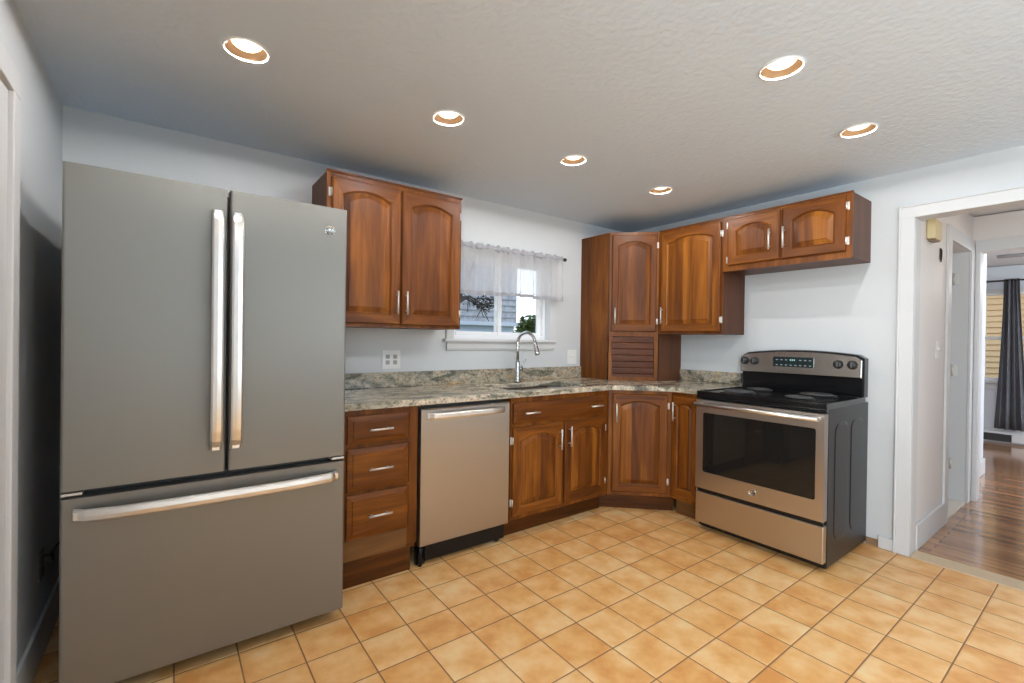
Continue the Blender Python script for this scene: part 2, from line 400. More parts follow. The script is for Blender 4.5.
def prism(outer, holes, z0, z1, side_z=True, plane='z'):
    """polygon with holes, extruded along an axis (plane 'z': xy polygon, 'y': xz polygon, 'x': yz polygon)"""
    bm = bm_new()
    def P(p, h):
        return {'z': (p[0], p[1], h), 'y': (p[0], h, p[1]), 'x': (h, p[0], p[1])}[plane]
    rings = []
    for lp in [outer]+holes:
        vs_ = [bm.verts.new(P(p, z0)) for p in lp]
        for i in range(len(vs_)): bm.edges.new((vs_[i], vs_[(i+1) % len(vs_)]))
        rings.append(vs_)
    bmesh.ops.triangle_fill(bm, edges=bm.edges[:], use_beauty=True)
    top = bmesh.ops.duplicate(bm, geom=bm.faces[:]+bm.verts[:]+bm.edges[:])
    vm = top['vert_map']
    d = {'z': Vector((0, 0, z1-z0)), 'y': Vector((0, z1-z0, 0)), 'x': Vector((z1-z0, 0, 0))}[plane]
    for vs_ in rings:
        for v in vs_: vm[v].co += d
    for vs_ in rings:
        for i in range(len(vs_)):
            a, b_ = vs_[i], vs_[(i+1) % len(vs_)]
            bm.faces.new((a, b_, vm[b_], vm[a]))
    bmesh.ops.recalc_face_normals(bm, faces=bm.faces[:])
    return bm
def obj(name, bm, mats, parent=None, fix=True):
    me = bpy.data.meshes.new(name)
    if fix: bmesh.ops.recalc_face_normals(bm, faces=bm.faces[:])
    bm.to_mesh(me); bm.free()
    for m in (mats if isinstance(mats, (list, tuple)) else [mats]): me.materials.append(m)
    o = bpy.data.objects.new(name, me); COL.objects.link(o)
    if parent is not None: o.parent = parent
    return o
def thing(name, label, cat, loc=(0, 0, 0), rz=0, group=None):
    o = bpy.data.objects.new(name, None); COL.objects.link(o)
    o.location = loc; o.rotation_euler = (0, 0, rz); o.empty_display_size = .1
    o['label'] = label; o['category'] = cat
    if group: o['group'] = group
    return o
def tag(o, label, cat, group=None, kind=None):
    o['label'] = label; o['category'] = cat
    if group: o['group'] = group
    if kind: o['kind'] = kind
    return o
def struct(name, bm, m, parent=None, label=None):
    o = obj(name, bm, m, parent)
    if parent is None: o['kind'] = 'structure'
    if label: o['label'] = label
    return o
def struct_root(name, loc=(0, 0, 0), label=None):
    o = bpy.data.objects.new(name, None); COL.objects.link(o); o.location = loc; o['kind'] = 'structure'
    if label: o['label'] = label
    return o
def dup(root, loc=None, rz=None, label=None):
    r = root.copy(); COL.objects.link(r)
    if loc is not None: r.location = loc
    if rz is not None: r.rotation_euler = (0, 0, rz)
    if label: r['label'] = label
    for ch in list(root.children):
        c = ch.copy(); COL.objects.link(c); c.parent = r
        for g in list(ch.children):
            d = g.copy(); COL.objects.link(d); d.parent = c
    return r

# ------------------------------------------------------------------ room shell
L_, H = 4.024, 2.327
YB = -4.9          # rear wall of the kitchen
LIGHTS = [(-3.393, -.985), (-2.546, -.985), (-1.711, -.985), (-.858, -.975), (-1.722, -2.115), (-.875, -2.112), (-2.57, -2.115), (-3.42, -2.115)]
def circle(cx, cy, r, n=32): return [(cx+r*math.cos(2*PI*k/n), cy+r*math.sin(2*PI*k/n)) for k in range(n)]
struct('floor', prism([(-L_-.12, YB-.12), (.0, YB-.12), (.0, .12), (-L_-.12, .12)], [], -.06, 0), tile_m, label='peach ceramic tile kitchen floor')
struct('ceiling', prism([(-L_-.12, YB-.12), (.12, YB-.12), (.12, .12), (-L_-.12, .12)], [circle(x, y, .072) for x, y in LIGHTS], H, H+.1), ceil_m, label='white textured kitchen ceiling')
# wall with the sink window (y = 0)
WX0, WX1, WZ0, WZ1 = -1.95, -1.0, 1.272, 1.93
struct('wall_sink', prism([(-L_-.12, 0), (.12, 0), (.12, H), (-L_-.12, H)], [[(WX0, WZ0), (WX1, WZ0), (WX1, WZ1), (WX0, WZ1)]], .0, .12, plane='y'), wall_m)
# wall behind the fridge side (x = -L)
struct('wall_left', prism([(YB, 0), (0, 0), (0, H), (YB, H)], [[(-4.6, .5), (-3.3, .5), (-3.3, 2.1), (-4.6, 2.1)]], -L_-.12, -L_, plane='x'), wall_m)  # hole added to let the side fill light in
# wall with the doorway (x = 0)
DY0, DY1, DZ = -2.147, -3.02, 2.035
bmw = box(0, .11, 0, DY0+.003, 0, H); add_box(bmw, 0, .11, DY1-.003, YB, 0, H); add_box(bmw, 0, .11, DY0+.003, DY1-.003, DZ+.003, H)
struct('wall_right', bmw, wall_m)
# rear wall
struct('wall_rear', prism([(-L_-.12, 0), (.12, 0), (.12, H), (-L_-.12, H)], [[(-2.0, .95), (-.5, .95), (-.5, 2.1), (-2.0, 2.1)]], YB-.12, YB, plane='y'), wall_m)  # hole added to let the rear fill light in

# unseen windows added round the fill lights beside and behind the camera
def fill_window(name, loc, rz, w, z0, z1, label):
    r = struct_root(name, loc, label); r.rotation_euler = (0, 0, rz); h_ = w/2; zm = (z0+z1)/2
    b = bm_new()
    for s_ in (-1, 1): add_box(b, s_*h_, s_*(h_-.04), .03, .09, z0, z1, .003)
    add_box(b, -h_+.04, h_-.04, .03, .09, z0, z0+.04, .003); add_box(b, -h_+.04, h_-.04, .03, .09, z1-.04, z1, .003); add_box(b, -h_+.04, h_-.04, .04, .08, zm-.02, zm+.02, .003)
    obj('window_frame', b, trim_m, r)
    for a_, c_ in ((z0+.04, zm-.02), (zm+.02, z1-.04)): obj('pane', box(-h_+.04, h_-.04, .055, .059, a_, c_), glass_mat('fill_window_glass'), r)
    b = bm_new()
    for s_ in (-1, 1): add_box(b, s_*h_, s_*(h_+.07), -.018, -.001, z0, z1, .003)
    add_box(b, -h_-.07, h_+.07, -.018, -.001, z1, z1+.07, .003); add_box(b, -h_-.07, h_+.07, -.03, -.001, z0-.03, z0, .003)
    obj('window_casing', b, trim_m, r)
fill_window('fill_window_side', (-L_, -3.95, 0), PI/2, 1.3, .5, 2.1, 'added tall side window for fill light, unseen beside the camera')
fill_window('fill_window_rear', (-1.25, YB, 0), PI, 1.5, .95, 2.1, 'added rear window for fill light, unseen behind the camera')

# doorway trim
bmc = box(-.02, -.001, -2.080, DY0+.002, 0, 2.035, .002)
add_box(bmc, -.02, -.001, DY1-.002, DY1-.071, 0, 2.035, .002); add_box(bmc, -.02, -.001, -2.080, DY1-.071, 2.035, 2.100, .002)
add_box(bmc, -.026, -.001, -2.070, -2.080, 0, 2.110, .003); add_box(bmc, -.026, -.001, -2.080, DY1-.08, 2.100, 2.110, .003)
struct('trim_1', bmc, trim_m, label='white casing around the kitchen doorway')
bmj = box(-.001, .112, DY0, DY0+.003, 0, DZ); add_box(bmj, -.001, .112, DY1, DY1-.003, 0, DZ); add_box(bmj, -.001, .112, DY0, DY1, DZ, DZ+.003)
struct('trim_2', bmj, trim_m, label='white jamb lining of the kitchen doorway')
struct('trim_3', box(-.028, .115, DY0-.001, DY1, -.001, .008, .003), pine_m, label='pale wooden threshold strip between tile and plank floor')
# little pieces at the foot of the right wall
struct('baseboard_right', box(-.016, -.001, -1.995, -2.07, 0, .075, .004), trim_m)
struct('trim_4', box(-.006, -.0008, -1.93, -1.992, 0, .045), raw_m, label='bare strip where the baseboard is torn away beside the range')
struct('baseboard_left', box(-L_+.001, -L_+.016, -.012, -.829, 0, .155, .005), trim_m)

# door in the left wall
dr = struct_root('door_1', (-L_, -1.335, 0), 'white door in the left wall')
bmc = box(.001, .02, .43, .505, 0, 2.01, .003); add_box(bmc, .001, .02, -.505, -.43, 0, 2.01, .003); add_box(bmc, .001, .02, -.505, .505, 2.01, 2.09, .003)
obj('door_casing', bmc, trim_m, dr)
bmd = box(.001, .006, -.428, .428, .01, 2.008)
for z0, z1 in ((.15, .75), (.9, 1.25), (1.4, 1.9)):
    for x0, x1 in ((-.35, -.05), (.05, .35)): add_box(bmd, .004, .010, x0, x1, z0, z1, .003)
obj('door_leaf', bmd, trim_m, dr)

# hall and far room
HY = -2.135
struct('floor_hall', box(.001, 5.4, -5.0, .6, -.06, -.0005), plank_m, label='glossy brown plank floor of the hall and far room')
struct('ceiling_hall', box(.121, 5.4, -5.0, .6, H+.01, H+.08), simple('hall_ceiling_paint', srgb(226, 226, 228), .8), label='white ceiling over the hall')
OX0, OX1 = .92, 1.6
bmh = box(.112, OX0, HY, HY+.135, 0, H); add_box(bmh, OX1, 1.72, HY, HY+.135, 0, H); add_box(bmh, OX0, OX1, HY, HY+.135, 2.03, H)
struct('wall_hall', bmh, hallw_m)
struct('wall_hall_closet', box(.75, 1.85, -1.2, -1.15, 0, H), hallw_m)
struct('floor_closet', box(OX0, OX1, HY-.003, -1.2, 0, .006), marble_m, label='pale marble threshold of the hall side door')
bmt = box(OX0-.10, OX0+.002, HY-.016, HY-.001, 0, 2.03, .002); add_box(bmt, OX1-.002, OX1+.10, HY-.016, HY-.001, 0, 2.03, .002)
add_box(bmt, OX0-.10, OX1+.10, HY-.016, HY-.001, 2.03, 2.13, .002)
struct('trim_5', bmt, trim_m, label='white casing around the side door of the hall')
jr = struct_root('door_2', (OX1, HY, 0), 'white hinged jamb of the hall side door')
obj('jamb', box(-.012, -.001, .0, .13, .006, 2.03), trim_m, jr)
for z in (1.814, 1.069, .307):
    b_ = box(-.016, -.011, .058, .088, z-.045, z+.045, .002); add_tube(b_, [(-.018, .088, z-.045), (-.018, .088, z+.045)], .007, 8)
    obj('hinge', b_, nickel_m, jr)
struct('baseboard_hall', box(.118, OX0-.101, HY-.018, HY-.001, 0, .16, .005), trim_m)
PX = 1.72
bmp = box(PX, PX+.12, HY-.04, HY, 0, H); add_box(bmp, PX, PX+.12, -3.05, -3.6, 0, H); add_box(bmp, PX, PX+.12, HY-.04, -3.05, 2.035, H)
struct('wall_hall_end', bmp, hallw_m)
bmt = box(PX-.016, PX-.001, HY-.017, HY-.04, 0, 2.035, .002); add_box(bmt, PX-.016, PX-.001, -3.05, -3.14, 0, 2.035, .002); add_box(bmt, PX-.016, PX-.001, HY-.017, -3.14, 2.035, 2.13, .003)
add_box(bmt, PX-.005, PX+.125, HY-.04, HY-.045, 0, 2.035)
struct('trim_6', bmt, trim_m, label='white casing of the opening into the far room')
struct('wall_hall_right', box(.112, PX, -3.6, -3.5, 0, H), hallw_m)
struct('wall_far_left', box(PX+.121, 3.0, -2.045, -1.9, 0, H), roomw_m)
struct('baseboard_far', box(PX+.14, 2.995, -2.063, -2.046, 0, .15, .005), trim_m)
struct('wall_far_side', box(2.9, 5.4, .5, .6, 0, H), roomw_m)
FX = 5.253
WY0, WY1 = -1.71, -2.62
struct('wall_far', prism([(-5.0, 0), (.5, 0), (.5, H), (-5.0, H)], [[(WY0, .82), (WY0, 1.975), (WY1, 1.975), (WY1, .82)]], FX, FX+.12, plane='x'), roomw_m)
struct('wall_far_rear', prism([(1.85, 0), (5.25, 0), (5.25, H), (1.85, H)], [[(2.7, .8), (4.5, .8), (4.5, 2.1), (2.7, 2.1)]], -5.1, -5.0, plane='y'), roomw_m)  # unseen wall, its hole added for the far room fill light
struct('baseboard_far_window', box(FX-.018, FX-.001, .45, -4.9, 0, .20, .004), trim_m)
w2 = struct_root('window_2', (FX, (WY0+WY1)/2, 0), 'white double-hung window of the far room')
hw = (WY0-WY1)/2
bmf = bm_new()
for a, b_ in ((hw-.03, hw), (-hw, -hw+.03)): add_box(bmf, .0, .09, a, b_, .82, 1.975)
add_box(bmf, 0, .09, -hw, hw, .82, .85); add_box(bmf, 0, .09, -hw, hw, 1.95, 1.975); add_box(bmf, .02, .075, -hw+.03, hw-.03, 1.36, 1.40)
obj('window_frame', bmf, vinyl_m, w2)
for k, (z0, z1) in enumerate(((.85, 1.38), (1.38, 1.95))): obj('pane', box(.045, .048, -hw+.03, hw-.03, z0, z1), pane_m, w2)
obj('window_casing', (lambda b: (add_box(b, -.016, -.001, -hw-.06, -hw, .8, 2.03, .002), add_box(b, -.016, -.001, -hw-.06, hw+.006, 1.975, 2.03, .002), b)[2])(box(-.016, -.001, hw, hw+.006, .8, 2.03, .002)), trim_m, w2)
obj('window_sill', (lambda b: (add_box(b, -.015, -.001, -hw-.06, hw+.02, .70, .775, .002), b)[1])(box(-.05, .02, -hw-.09, hw+.02, .785, .815, .005)), trim_m, w2)

# ------------------------------------------------------------------ sink window
w1 = struct_root('window_1', ((WX0+WX1)/2, 0, 0), 'white sliding window over the sink')
h1 = (WX1-WX0)/2
bmf = bm_new()
for s in (-1, 1): add_box(bmf, s*h1, s*(h1-.028), .055, .115, WZ0, WZ1, .002)
add_box(bmf, -h1+.028, h1-.028, .055, .115, WZ0, WZ0+.03, .002); add_box(bmf, -h1+.028, h1-.028, .055, .115, WZ1-.03, WZ1, .002)
obj('window_frame', bmf, vinyl_m, w1)
def sash(x0, x1, y0, y1):
    z0, z1, t = WZ0+.03, WZ1-.03, .036
    b = bm_new(); add_box(b, x0, x0+t, y0, y1, z0, z1, .003); add_box(b, x1-t, x1, y0, y1, z0, z1, .003)
    add_box(b, x0+t, x1-t, y0, y1, z0, z0+t-.008, .003); add_box(b, x0+t, x1-t, y0, y1, z1-t, z1, .003)
    s = obj('sash', b, vinyl_m, w1); obj('pane', box(x0+t, x1-t, (y0+y1)/2, (y0+y1)/2+.003, z0+.028, z1-t), pane_m, s)
sash(-h1+.029, .012, .060, .083); sash(-.030, h1-.029, .086, .109)
bmc = bm_new()
for s in (-1, 1): add_box(bmc, s*h1, s*(h1+.055), -.018, -.001, WZ0-.004, WZ1+.055, .003)
add_box(bmc, -h1, h1, -.018, -.001, WZ1, WZ1+.055, .003)
obj('window_casing', bmc, trim_m, w1)
bmr = bm_new()   # reveal lining
for s in (-1, 1): add_box(bmr, s*h1, s*(h1-.006), -.017, .054, WZ0, WZ1)
add_box(bmr, -h1, h1, -.017, .054, WZ1-.006, WZ1)
obj('window_reveal', bmr, trim_m, w1)
obj('window_sill', box(-h1-.08, h1+.045, -.045, .054, WZ0-.022, WZ0-.0005, .006, 3), trim_m, w1)
ap = [(0, 1.185), (-.012, 1.188), (-.018, 1.205), (-.018, 1.235), (-.028, 1.2495), (0, 1.2495)]
bma = bm_new(); add_loft(bma, [[(x, y-.001, z) for y, z in ap] for x in (-h1-.05, h1+.045)])
obj('window_apron', bma, trim_m, w1)

# curtain rod and valance
rod = thing('curtain_rod', 'thin black curtain rod above the sink window with a round end knob', 'curtain rod', (-1.48, -.07, 1.955))
b_ = bm_new(); add_tube(b_, [(-.6, 0, 0), (.57, 0, 0)], .006, 10); obj('rod', b_, blackp_m, rod)
b_ = bm_new(); add_lathe(b_, [(.004, .565), (.013, .568), (.016, .580), (.013, .592), (.004, .596)], (0, 0, 0), 'x', 16); obj('finial', b_, blackp_m, rod)
for s in (-.57, .556): obj('bracket', (lambda b: (add_box(b, s-.006, s+.006, -.004, .068, -.004, .004), b)[1])(box(s-.01, s+.01, .062, .069, -.02, .02)), blackp_m, rod)
def valance():
    root = thing('window_valance', 'short sheer white gathered valance hanging over the sink window', 'curtain', (-1.48, -.07, 1.955))
    rnd = random.Random(3)
    ph = [rnd.uniform(0, 6.28) for _ in range(6)]
    X0, X1, n = -.545, .545, 240
    def wave(x, amp):
        return amp*(math.sin(x*44+ph[0]+1.2*math.sin(x*11))*.8+math.sin(x*87+ph[1]+1.4*math.sin(x*9))*.45+math.sin(x*19+ph[2])*.5)
    def sheet(z0, z1, ns, a0, a1, off=0, zoff=0):
        b = bm_new(); g = []
        for j in range(ns+1):
            t = j/ns; row = []
            for i in range(n+1):
                x = X0+(X1-X0)*i/n
                row.append(b.verts.new((x+.004*math.sin(x*80+j), wave(x, a0+(a1-a0)*t)-.006+off, z0+(z1-z0)*t+zoff+.006*math.sin(x*7+1)*t)))
            g.append(row)
        for j in range(ns):
            for i in range(n):
                f = b.faces.new((g[j][i], g[j][i+1], g[j+1][i+1], g[j+1][i])); f.smooth = True
        return b
    p = obj('curtain_panel', sheet(-.012, -.322, 14, .012, .026), sheer_m, root)
    obj('hem', sheet(-.322, -.352, 2, .026, .0265), hem_m, root)
    # gathered rod pocket: closed scalloped tube round the rod with a small ruffle on top
    b = bm_new(); loops = []
    for i in range(n+1):
        x = X0+(X1-X0)*i/n
        rr = .0165+.0045*math.sin(x*75+ph[3])+.003*math.sin(x*131+ph[4])
        loops.append([(x, rr*.8*math.cos(a), rr*1.25*math.sin(a)+.004) for a in [2*PI*k/14 for k in range(14)]])
    add_loft(b, loops, smooth=True)
    obj('rod_pocket', b, hem_m, root)
    return root
valance()

# ------------------------------------------------------------------ recessed ceiling lights
def make_light():
    root = thing('recessed_light', '', 'ceiling light', (LIGHTS[0][0], LIGHTS[0][1], H), 0, 'recessed ceiling lights')
    b = bm_new(); add_lathe(b, [(.0712, .004), (.0705, -.002), (.0705, -.006), (.074, -.0075), (.0785, -.004), (.0785, -.0005)], seg=40, cap0=False, cap1=False)
    obj('trim_ring', b, white_pl, root)
    b = bm_new(); add_lathe(b, [(.0708, -.004), (.0685, .010), (.062, .045), (.058, .095)], seg=40, cap0=False, cap1=True)
    obj('baffle', b, baffle_m, root, fix=False)
    b = bm_new(); add_lathe(b, [(.030, .085), (.048, .062), (.0525, .034), (.050, .022), (.040, .0135), (.018, .0105), (.001, .010)], seg=32)
    obj('bulb', b, bulb_m, root)
    ld = bpy.data.lights.new('lamp_glow', 'SPOT'); ld.spot_size = math.radians(174); ld.spot_blend = .04; ld.shadow_soft_size = .009; ld.energy = LAMP_W; ld.color = LAMP_COL
    lo = bpy.data.objects.new('lamp_glow', ld); COL.objects.link(lo); lo.parent = root; lo.location = (0, 0, .0)
    return root
l0 = make_light()
labs = ['recessed ceiling light above the refrigerator, leftmost in the photo', 'recessed ceiling light above and left of the sink window',
        'third recessed ceiling light in the row along the sink wall, right of the window', 'farthest recessed ceiling light, before the corner cabinet',
        'largest recessed ceiling light at right, nearer the camera', 'recessed ceiling light nearest the doorway wall, in front of the short wall cabinets',
        'recessed ceiling light directly overhead, out of the photo on the sink side', 'recessed ceiling light overhead beside the left wall, out of the photo']
for k, (x, y) in enumerate(LIGHTS):
    o = l0 if k == 0 else dup(l0, (x, y, H))
    o['label'] = labs[k]

# ------------------------------------------------------------------ cabinets
def arch_loop(x0, x1, z0, z1, rise, y, n=14):
    """bottom-left, bottom-right, then the top edge right to left; rise lifts the middle of the top edge"""
    pts = [(x0, y, z0), (x1, y, z0)]
    for k in range(n+1):
        t = 1-2*k/n
        s = 1-abs(t)
        x = (x0+x1)/2+(x1-x0)/2*t
        zz = z1-rise+rise*(1-t*t)*1.0 if rise else z1
        pts.append((x, y, zz))
    return pts
def side_mat(k, i, n=14):
    return 1 if (i == 0 or 2 <= i < 2+n) else 0   # rails run across, stiles run up
def pull(x, z, y, vert=True, ln=.135, parent=None):
    b = bm_new(); h = ln/2; D_ = .028
    if vert:
        add_tube(b, [(x, y-D_, z-h), (x, y-D_, z+h)], .0058, 12)
        for s in (-1, 1): add_tube(b, [(x, y+.0005, z+s*h*.68), (x, y-D_, z+s*h*.68)], .0042, 8)
    else:
        add_tube(b, [(x-h, y-D_, z), (x+h, y-D_, z)], .0058, 12)
        for s in (-1, 1): add_tube(b, [(x+s*h*.68, y+.0005, z), (x+s*h*.68, y-D_, z)], .0042, 8)
    return obj('handle', b, nickel_m, parent)
def door(parent, x0, x1, z0, z1, yf, rise=.04, stile=.062, pullx=None, pullz=None, hinge=None, hz=None, arch2=False):
    """arched raised-panel door; yf = face-frame front plane, the door sits in front of it (towards -y)"""
    T = .02; y = yf-T
    b = bm_new()
    st, rb, rt_ = stile, .062, .058
    if x1-x0 < .25: st = .045
    loops = [arch_loop(x0, x1, z0, z1, 0, yf-.0008), arch_loop(x0, x1, z0, z1, 0, y+.006), arch_loop(x0+.006, x1-.006, z0+.006, z1-.006, 0, y),
             arch_loop(x0+st-.008, x1-st+.008, z0+rb-.008, z1-rt_+.008, rise, y), arch_loop(x0+st, x1-st, z0+rb, z1-rt_, rise, y+.006),
             arch_loop(x0+st, x1-st, z0+rb, z1-rt_, rise, y+.014)]
    add_loft(b, loops, True, False, mi=side_mat)
    d = obj('door', b, [wood_v, wood_h], parent)
    b = bm_new(); s2 = st-.002; r2_ = rb-.002
    i = .042 if x1-x0 > .25 else .028
    def lp(e, yy): return arch_loop(x0+s2+e, x1-s2-e, z0+r2_+e, z1-rt_+.002-e, rise, yy)
    add_loft(b, [lp(0, y+.0150), lp(0, y+.0125), lp(.007, y+.012), lp(i-.008, y+.0045), lp(i-.007, y+.0015)], True, True)
    obj('panel', b, wood_p, d)
    if pullx is not None: pull(pullx, pullz, y, True, .138, d)
    if hinge:
        hx = x0 if hinge < 0 else x1
        for z in (hz or (z0+.085, z1-.085)):
            b = box(hx+hinge*.002, hx+hinge*.016, yf-.004, yf-.001, z-.024, z+.024, .001)
            add_tube(b, [(hx+hinge*.003, yf-.014, z-.022), (hx+hinge*.003, yf-.014, z+.022)], .0042, 8)
            add_box(b, hx+hinge*.0005, hx+hinge*.005, yf-.014, yf-.002, z-.020, z+.020)
            obj('hinge', b, nickel_m, d)
    return d
def drawer(parent, x0, x1, z0, z1, yf, pulls=(0,), ln=.12):
    T = .02; y = yf-T; b = bm_new()
    def lp(e, yy): return arch_loop(x0+e, x1-e, z0+e, z1-e, 0, yy)
    add_loft(b, [lp(0, yf-.0008), lp(0, y+.009), lp(.005, y+.007), lp(.026, y+.003), lp(.028, y), lp(.032, y-.0005)], True, True, mi=lambda k, i: 1)
    d = obj('drawer', b, [wood_v, wood_h], parent)
    for px in pulls: pull(px, (z0+z1)/2, y, False, ln, d)
    return d
def case(parent, x0, x1, d, z0, z1, side=None, ff=.019, front=True):
    obj('cabinet_body', box(x0+.001, x1-.001, -d+ff, -.002, z0, z1, .001), side or wood_side, parent)
def face_frame(parent, x0, x1, yf, z0, z1, openings, mat=None, ff=.019):
    holes = [[(a, c), (b, c), (b, d), (a, d)] for a, b, c, d in openings]
    obj('face_frame', prism([(x0, z0), (x1, z0), (x1, z1), (x0, z1)], holes, yf, yf+ff-.0005, plane='y'), mat or wood_v, parent)

UD, UZ0, UZ1 = .332, 1.333, 2.181
# --- wall cabinet left of the window
c = thing('wall_cabinet', 'large two-door cherry wall cabinet between refrigerator and sink window', 'cabinet', (-2.929, 0, 0))
W = .849
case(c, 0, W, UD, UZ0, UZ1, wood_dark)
face_frame(c, 0, W, -UD, UZ0, UZ1, [(.05, .405, UZ0+.05, UZ1-.05), (.445, W-.05, UZ0+.05, UZ1-.05)])
door(c, .025, .424, 1.352, 2.152, -UD, pullx=.400, pullz=1.48, hinge=-1)
door(c, .434, .832, 1.350, 2.150, -UD, pullx=.459, pullz=1.48, hinge=1)
obj('crown_strip', box(-.004, W+.004, -UD-.008, -UD+.01, UZ1-.004, UZ1+.008, .002), wood_h, c)

# --- diagonal corner wall cabinet that reaches down to the worktop (appliance garage)
CT = .943
A_ = Vector((-.632, -UD)); B_ = Vector((-UD, -.600))
c = thing('corner_cabinet', 'tall diagonal cherry corner cabinet with rolling slatted door standing on the worktop', 'cabinet', (A_.x, A_.y, 0), -math.atan2(-(B_.y-A_.y), B_.x-A_.x))
ang = c.rotation_euler[2]; Wd = (B_-A_).length
Ri = Matrix.Rotation(-ang, 3, 'Z')
def loc2(p): v = Ri @ Vector((p[0]-A_.x, p[1]-A_.y, 0)); return (v.x, v.y)
foot = [loc2(p) for p in ((-.632, -UD), (-.632, -.003), (-.003, -.003), (-.003, -.600), (-UD, -.600))]
foot = [foot[0]] + foot[1:]
ins = .019
def inset_front(f):  # pull the front two corners back behind the face frame
    return [(f[0][0], f[0][1]+0.0)]+f[1:]
obj('cabinet_body', prism([(0.001, .0195)]+[loc2((-.631, -UD+.03)), loc2((-.631, -.003)), loc2((-.003, -.003)), loc2((-.003, -.599)), loc2((-UD+.03, -.599)), (Wd-.001, .0195)], [], UZ0, UZ1), wood_dark, c)
obj('side_panel', prism([loc2((-.633, -UD+.012)), loc2((-.633, -.003)), loc2((-.615, -.003)), loc2((-.615, -UD+.03))], [], CT+.001, UZ1-.001), wood_side, c)
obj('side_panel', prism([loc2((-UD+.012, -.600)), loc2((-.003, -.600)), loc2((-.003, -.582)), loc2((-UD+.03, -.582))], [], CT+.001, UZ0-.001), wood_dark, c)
face_frame(c, 0, Wd, 0, CT+.001, UZ1, [(.045, Wd-.045, UZ0+.035, UZ1-.045), (.028, Wd-.032, CT+.030, UZ0-.022)])
door(c, .018, Wd-.022, 1.352, 2.155, 0, pullx=.042, pullz=1.48, hinge=1, stile=.055)
b = bm_new(); z = CT+.004; ns = 7; hh = (UZ0-.022-CT-.004)/ns
for k in range(ns):
    z0 = z+hh*k
    prof = [(.020, z0+.0005), (.0125, z0+.001), (.0095, z0+.004), (.0085, z0+hh*.5), (.0095, z0+hh-.004), (.0125, z0+hh-.001), (.020, z0+hh-.0005)]
    add_loft(b, [[(x, yy, zz) for yy, zz in prof] for x in (.030, Wd-.034)])
obj('tambour_door', b, tamb_m, c)

# --- cabinets on the range wall: local x runs away from the corner, -y out of the wall
R2 = -PI/2
c = thing('wall_cabinet', 'tall single-door cherry wall cabinet between corner cabinet and the short pair', 'cabinet', (0, -.602, 0), R2)
W = .540
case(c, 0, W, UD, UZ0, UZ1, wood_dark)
face_frame(c, 0, W, -UD, UZ0, UZ1, [(.05, W-.05, UZ0+.05, UZ1-.05)])
door(c, .030, .527, 1.352, 2.158, -UD, pullx=.052, pullz=1.484, hinge=1)
c = thing('wall_cabinet', 'short two-door cherry wall cabinet above the range', 'cabinet', (0, -1.143, 0), R2)
W = .787; SZ = 1.792
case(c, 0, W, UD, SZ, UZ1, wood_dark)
face_frame(c, 0, W, -UD, SZ-.004, UZ1, [(.06, .37, SZ+.05, UZ1-.05), (.43, W-.06, SZ+.05, UZ1-.05)])
door(c, .040, .389, 1.830, 2.160, -UD, pullx=.335, pullz=1.966, hinge=-1, hz=(1.87, 2.12))
door(c, .405, .757, 1.828, 2.163, -UD, pullx=.422, pullz=1.966, hinge=1, hz=(1.89, 2.10))
obj('crown_strip', box(-.542, W+.003, -UD-.006, -UD+.01, UZ1-.004, UZ1+.006, .002), wood_h, c)

BD, BZ0, BZ1 = .615, .122, .906
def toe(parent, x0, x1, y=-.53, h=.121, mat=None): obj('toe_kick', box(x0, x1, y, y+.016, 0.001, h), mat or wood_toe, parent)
# --- drawer base
c = thing('base_cabinet', 'cherry base cabinet with three drawers beside the refrigerator', 'cabinet', (-2.925, 0, 0))
W = .417
case(c, 0, W, BD, BZ0, BZ1); face_frame(c, 0, W, -BD, .15, BZ1, [(.05, W-.05, .25, .47), (.05, W-.05, .49, .705), (.05, W-.05, .735, .868)])
obj('bottom_rail', box(0.001, W-.06, -BD-.004, -BD+.018, .142, .246, .002), wood_worn, c)
for z0, z1 in ((.731, .873), (.492, .709), (.250, .474)): drawer(c, .030, W-.058, z0, z1, -BD, (.030+(W-.088)/2,), .125)
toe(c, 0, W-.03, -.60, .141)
# --- sink base
c = thing('base_cabinet', 'cherry sink base cabinet with two arched doors and a wide false drawer', 'cabinet', (-1.867, 0, 0))
W = .910
b = box(.001, .019, -BD+.019, -.002, BZ0, BZ1); add_box(b, W-.019, W-.001, -BD+.019, -.002, BZ0, BZ1); add_box(b, .019, W-.019, -BD+.019, -.002, BZ0, BZ0+.018); add_box(b, .019, W-.019, -.008, -.002, BZ0+.018, .6)
obj('cabinet_body', b, wood_side, c)
face_frame(c, 0, W, -BD, BZ0, BZ1, [(.05, .405, .17, .69), (.46, W-.05, .17, .69), (.05, W-.05, .75, .86)])
drawer(c, .014, W-.046, .735, .868, -BD, (.145, .750), .12)
door(c, .013, .433, .150, .714, -BD, pullx=.402, pullz=.600, hinge=-1)
door(c, .461, .869, .150, .714, -BD, pullx=.492, pullz=.610, hinge=1)
toe(c, 0, W, -.545)
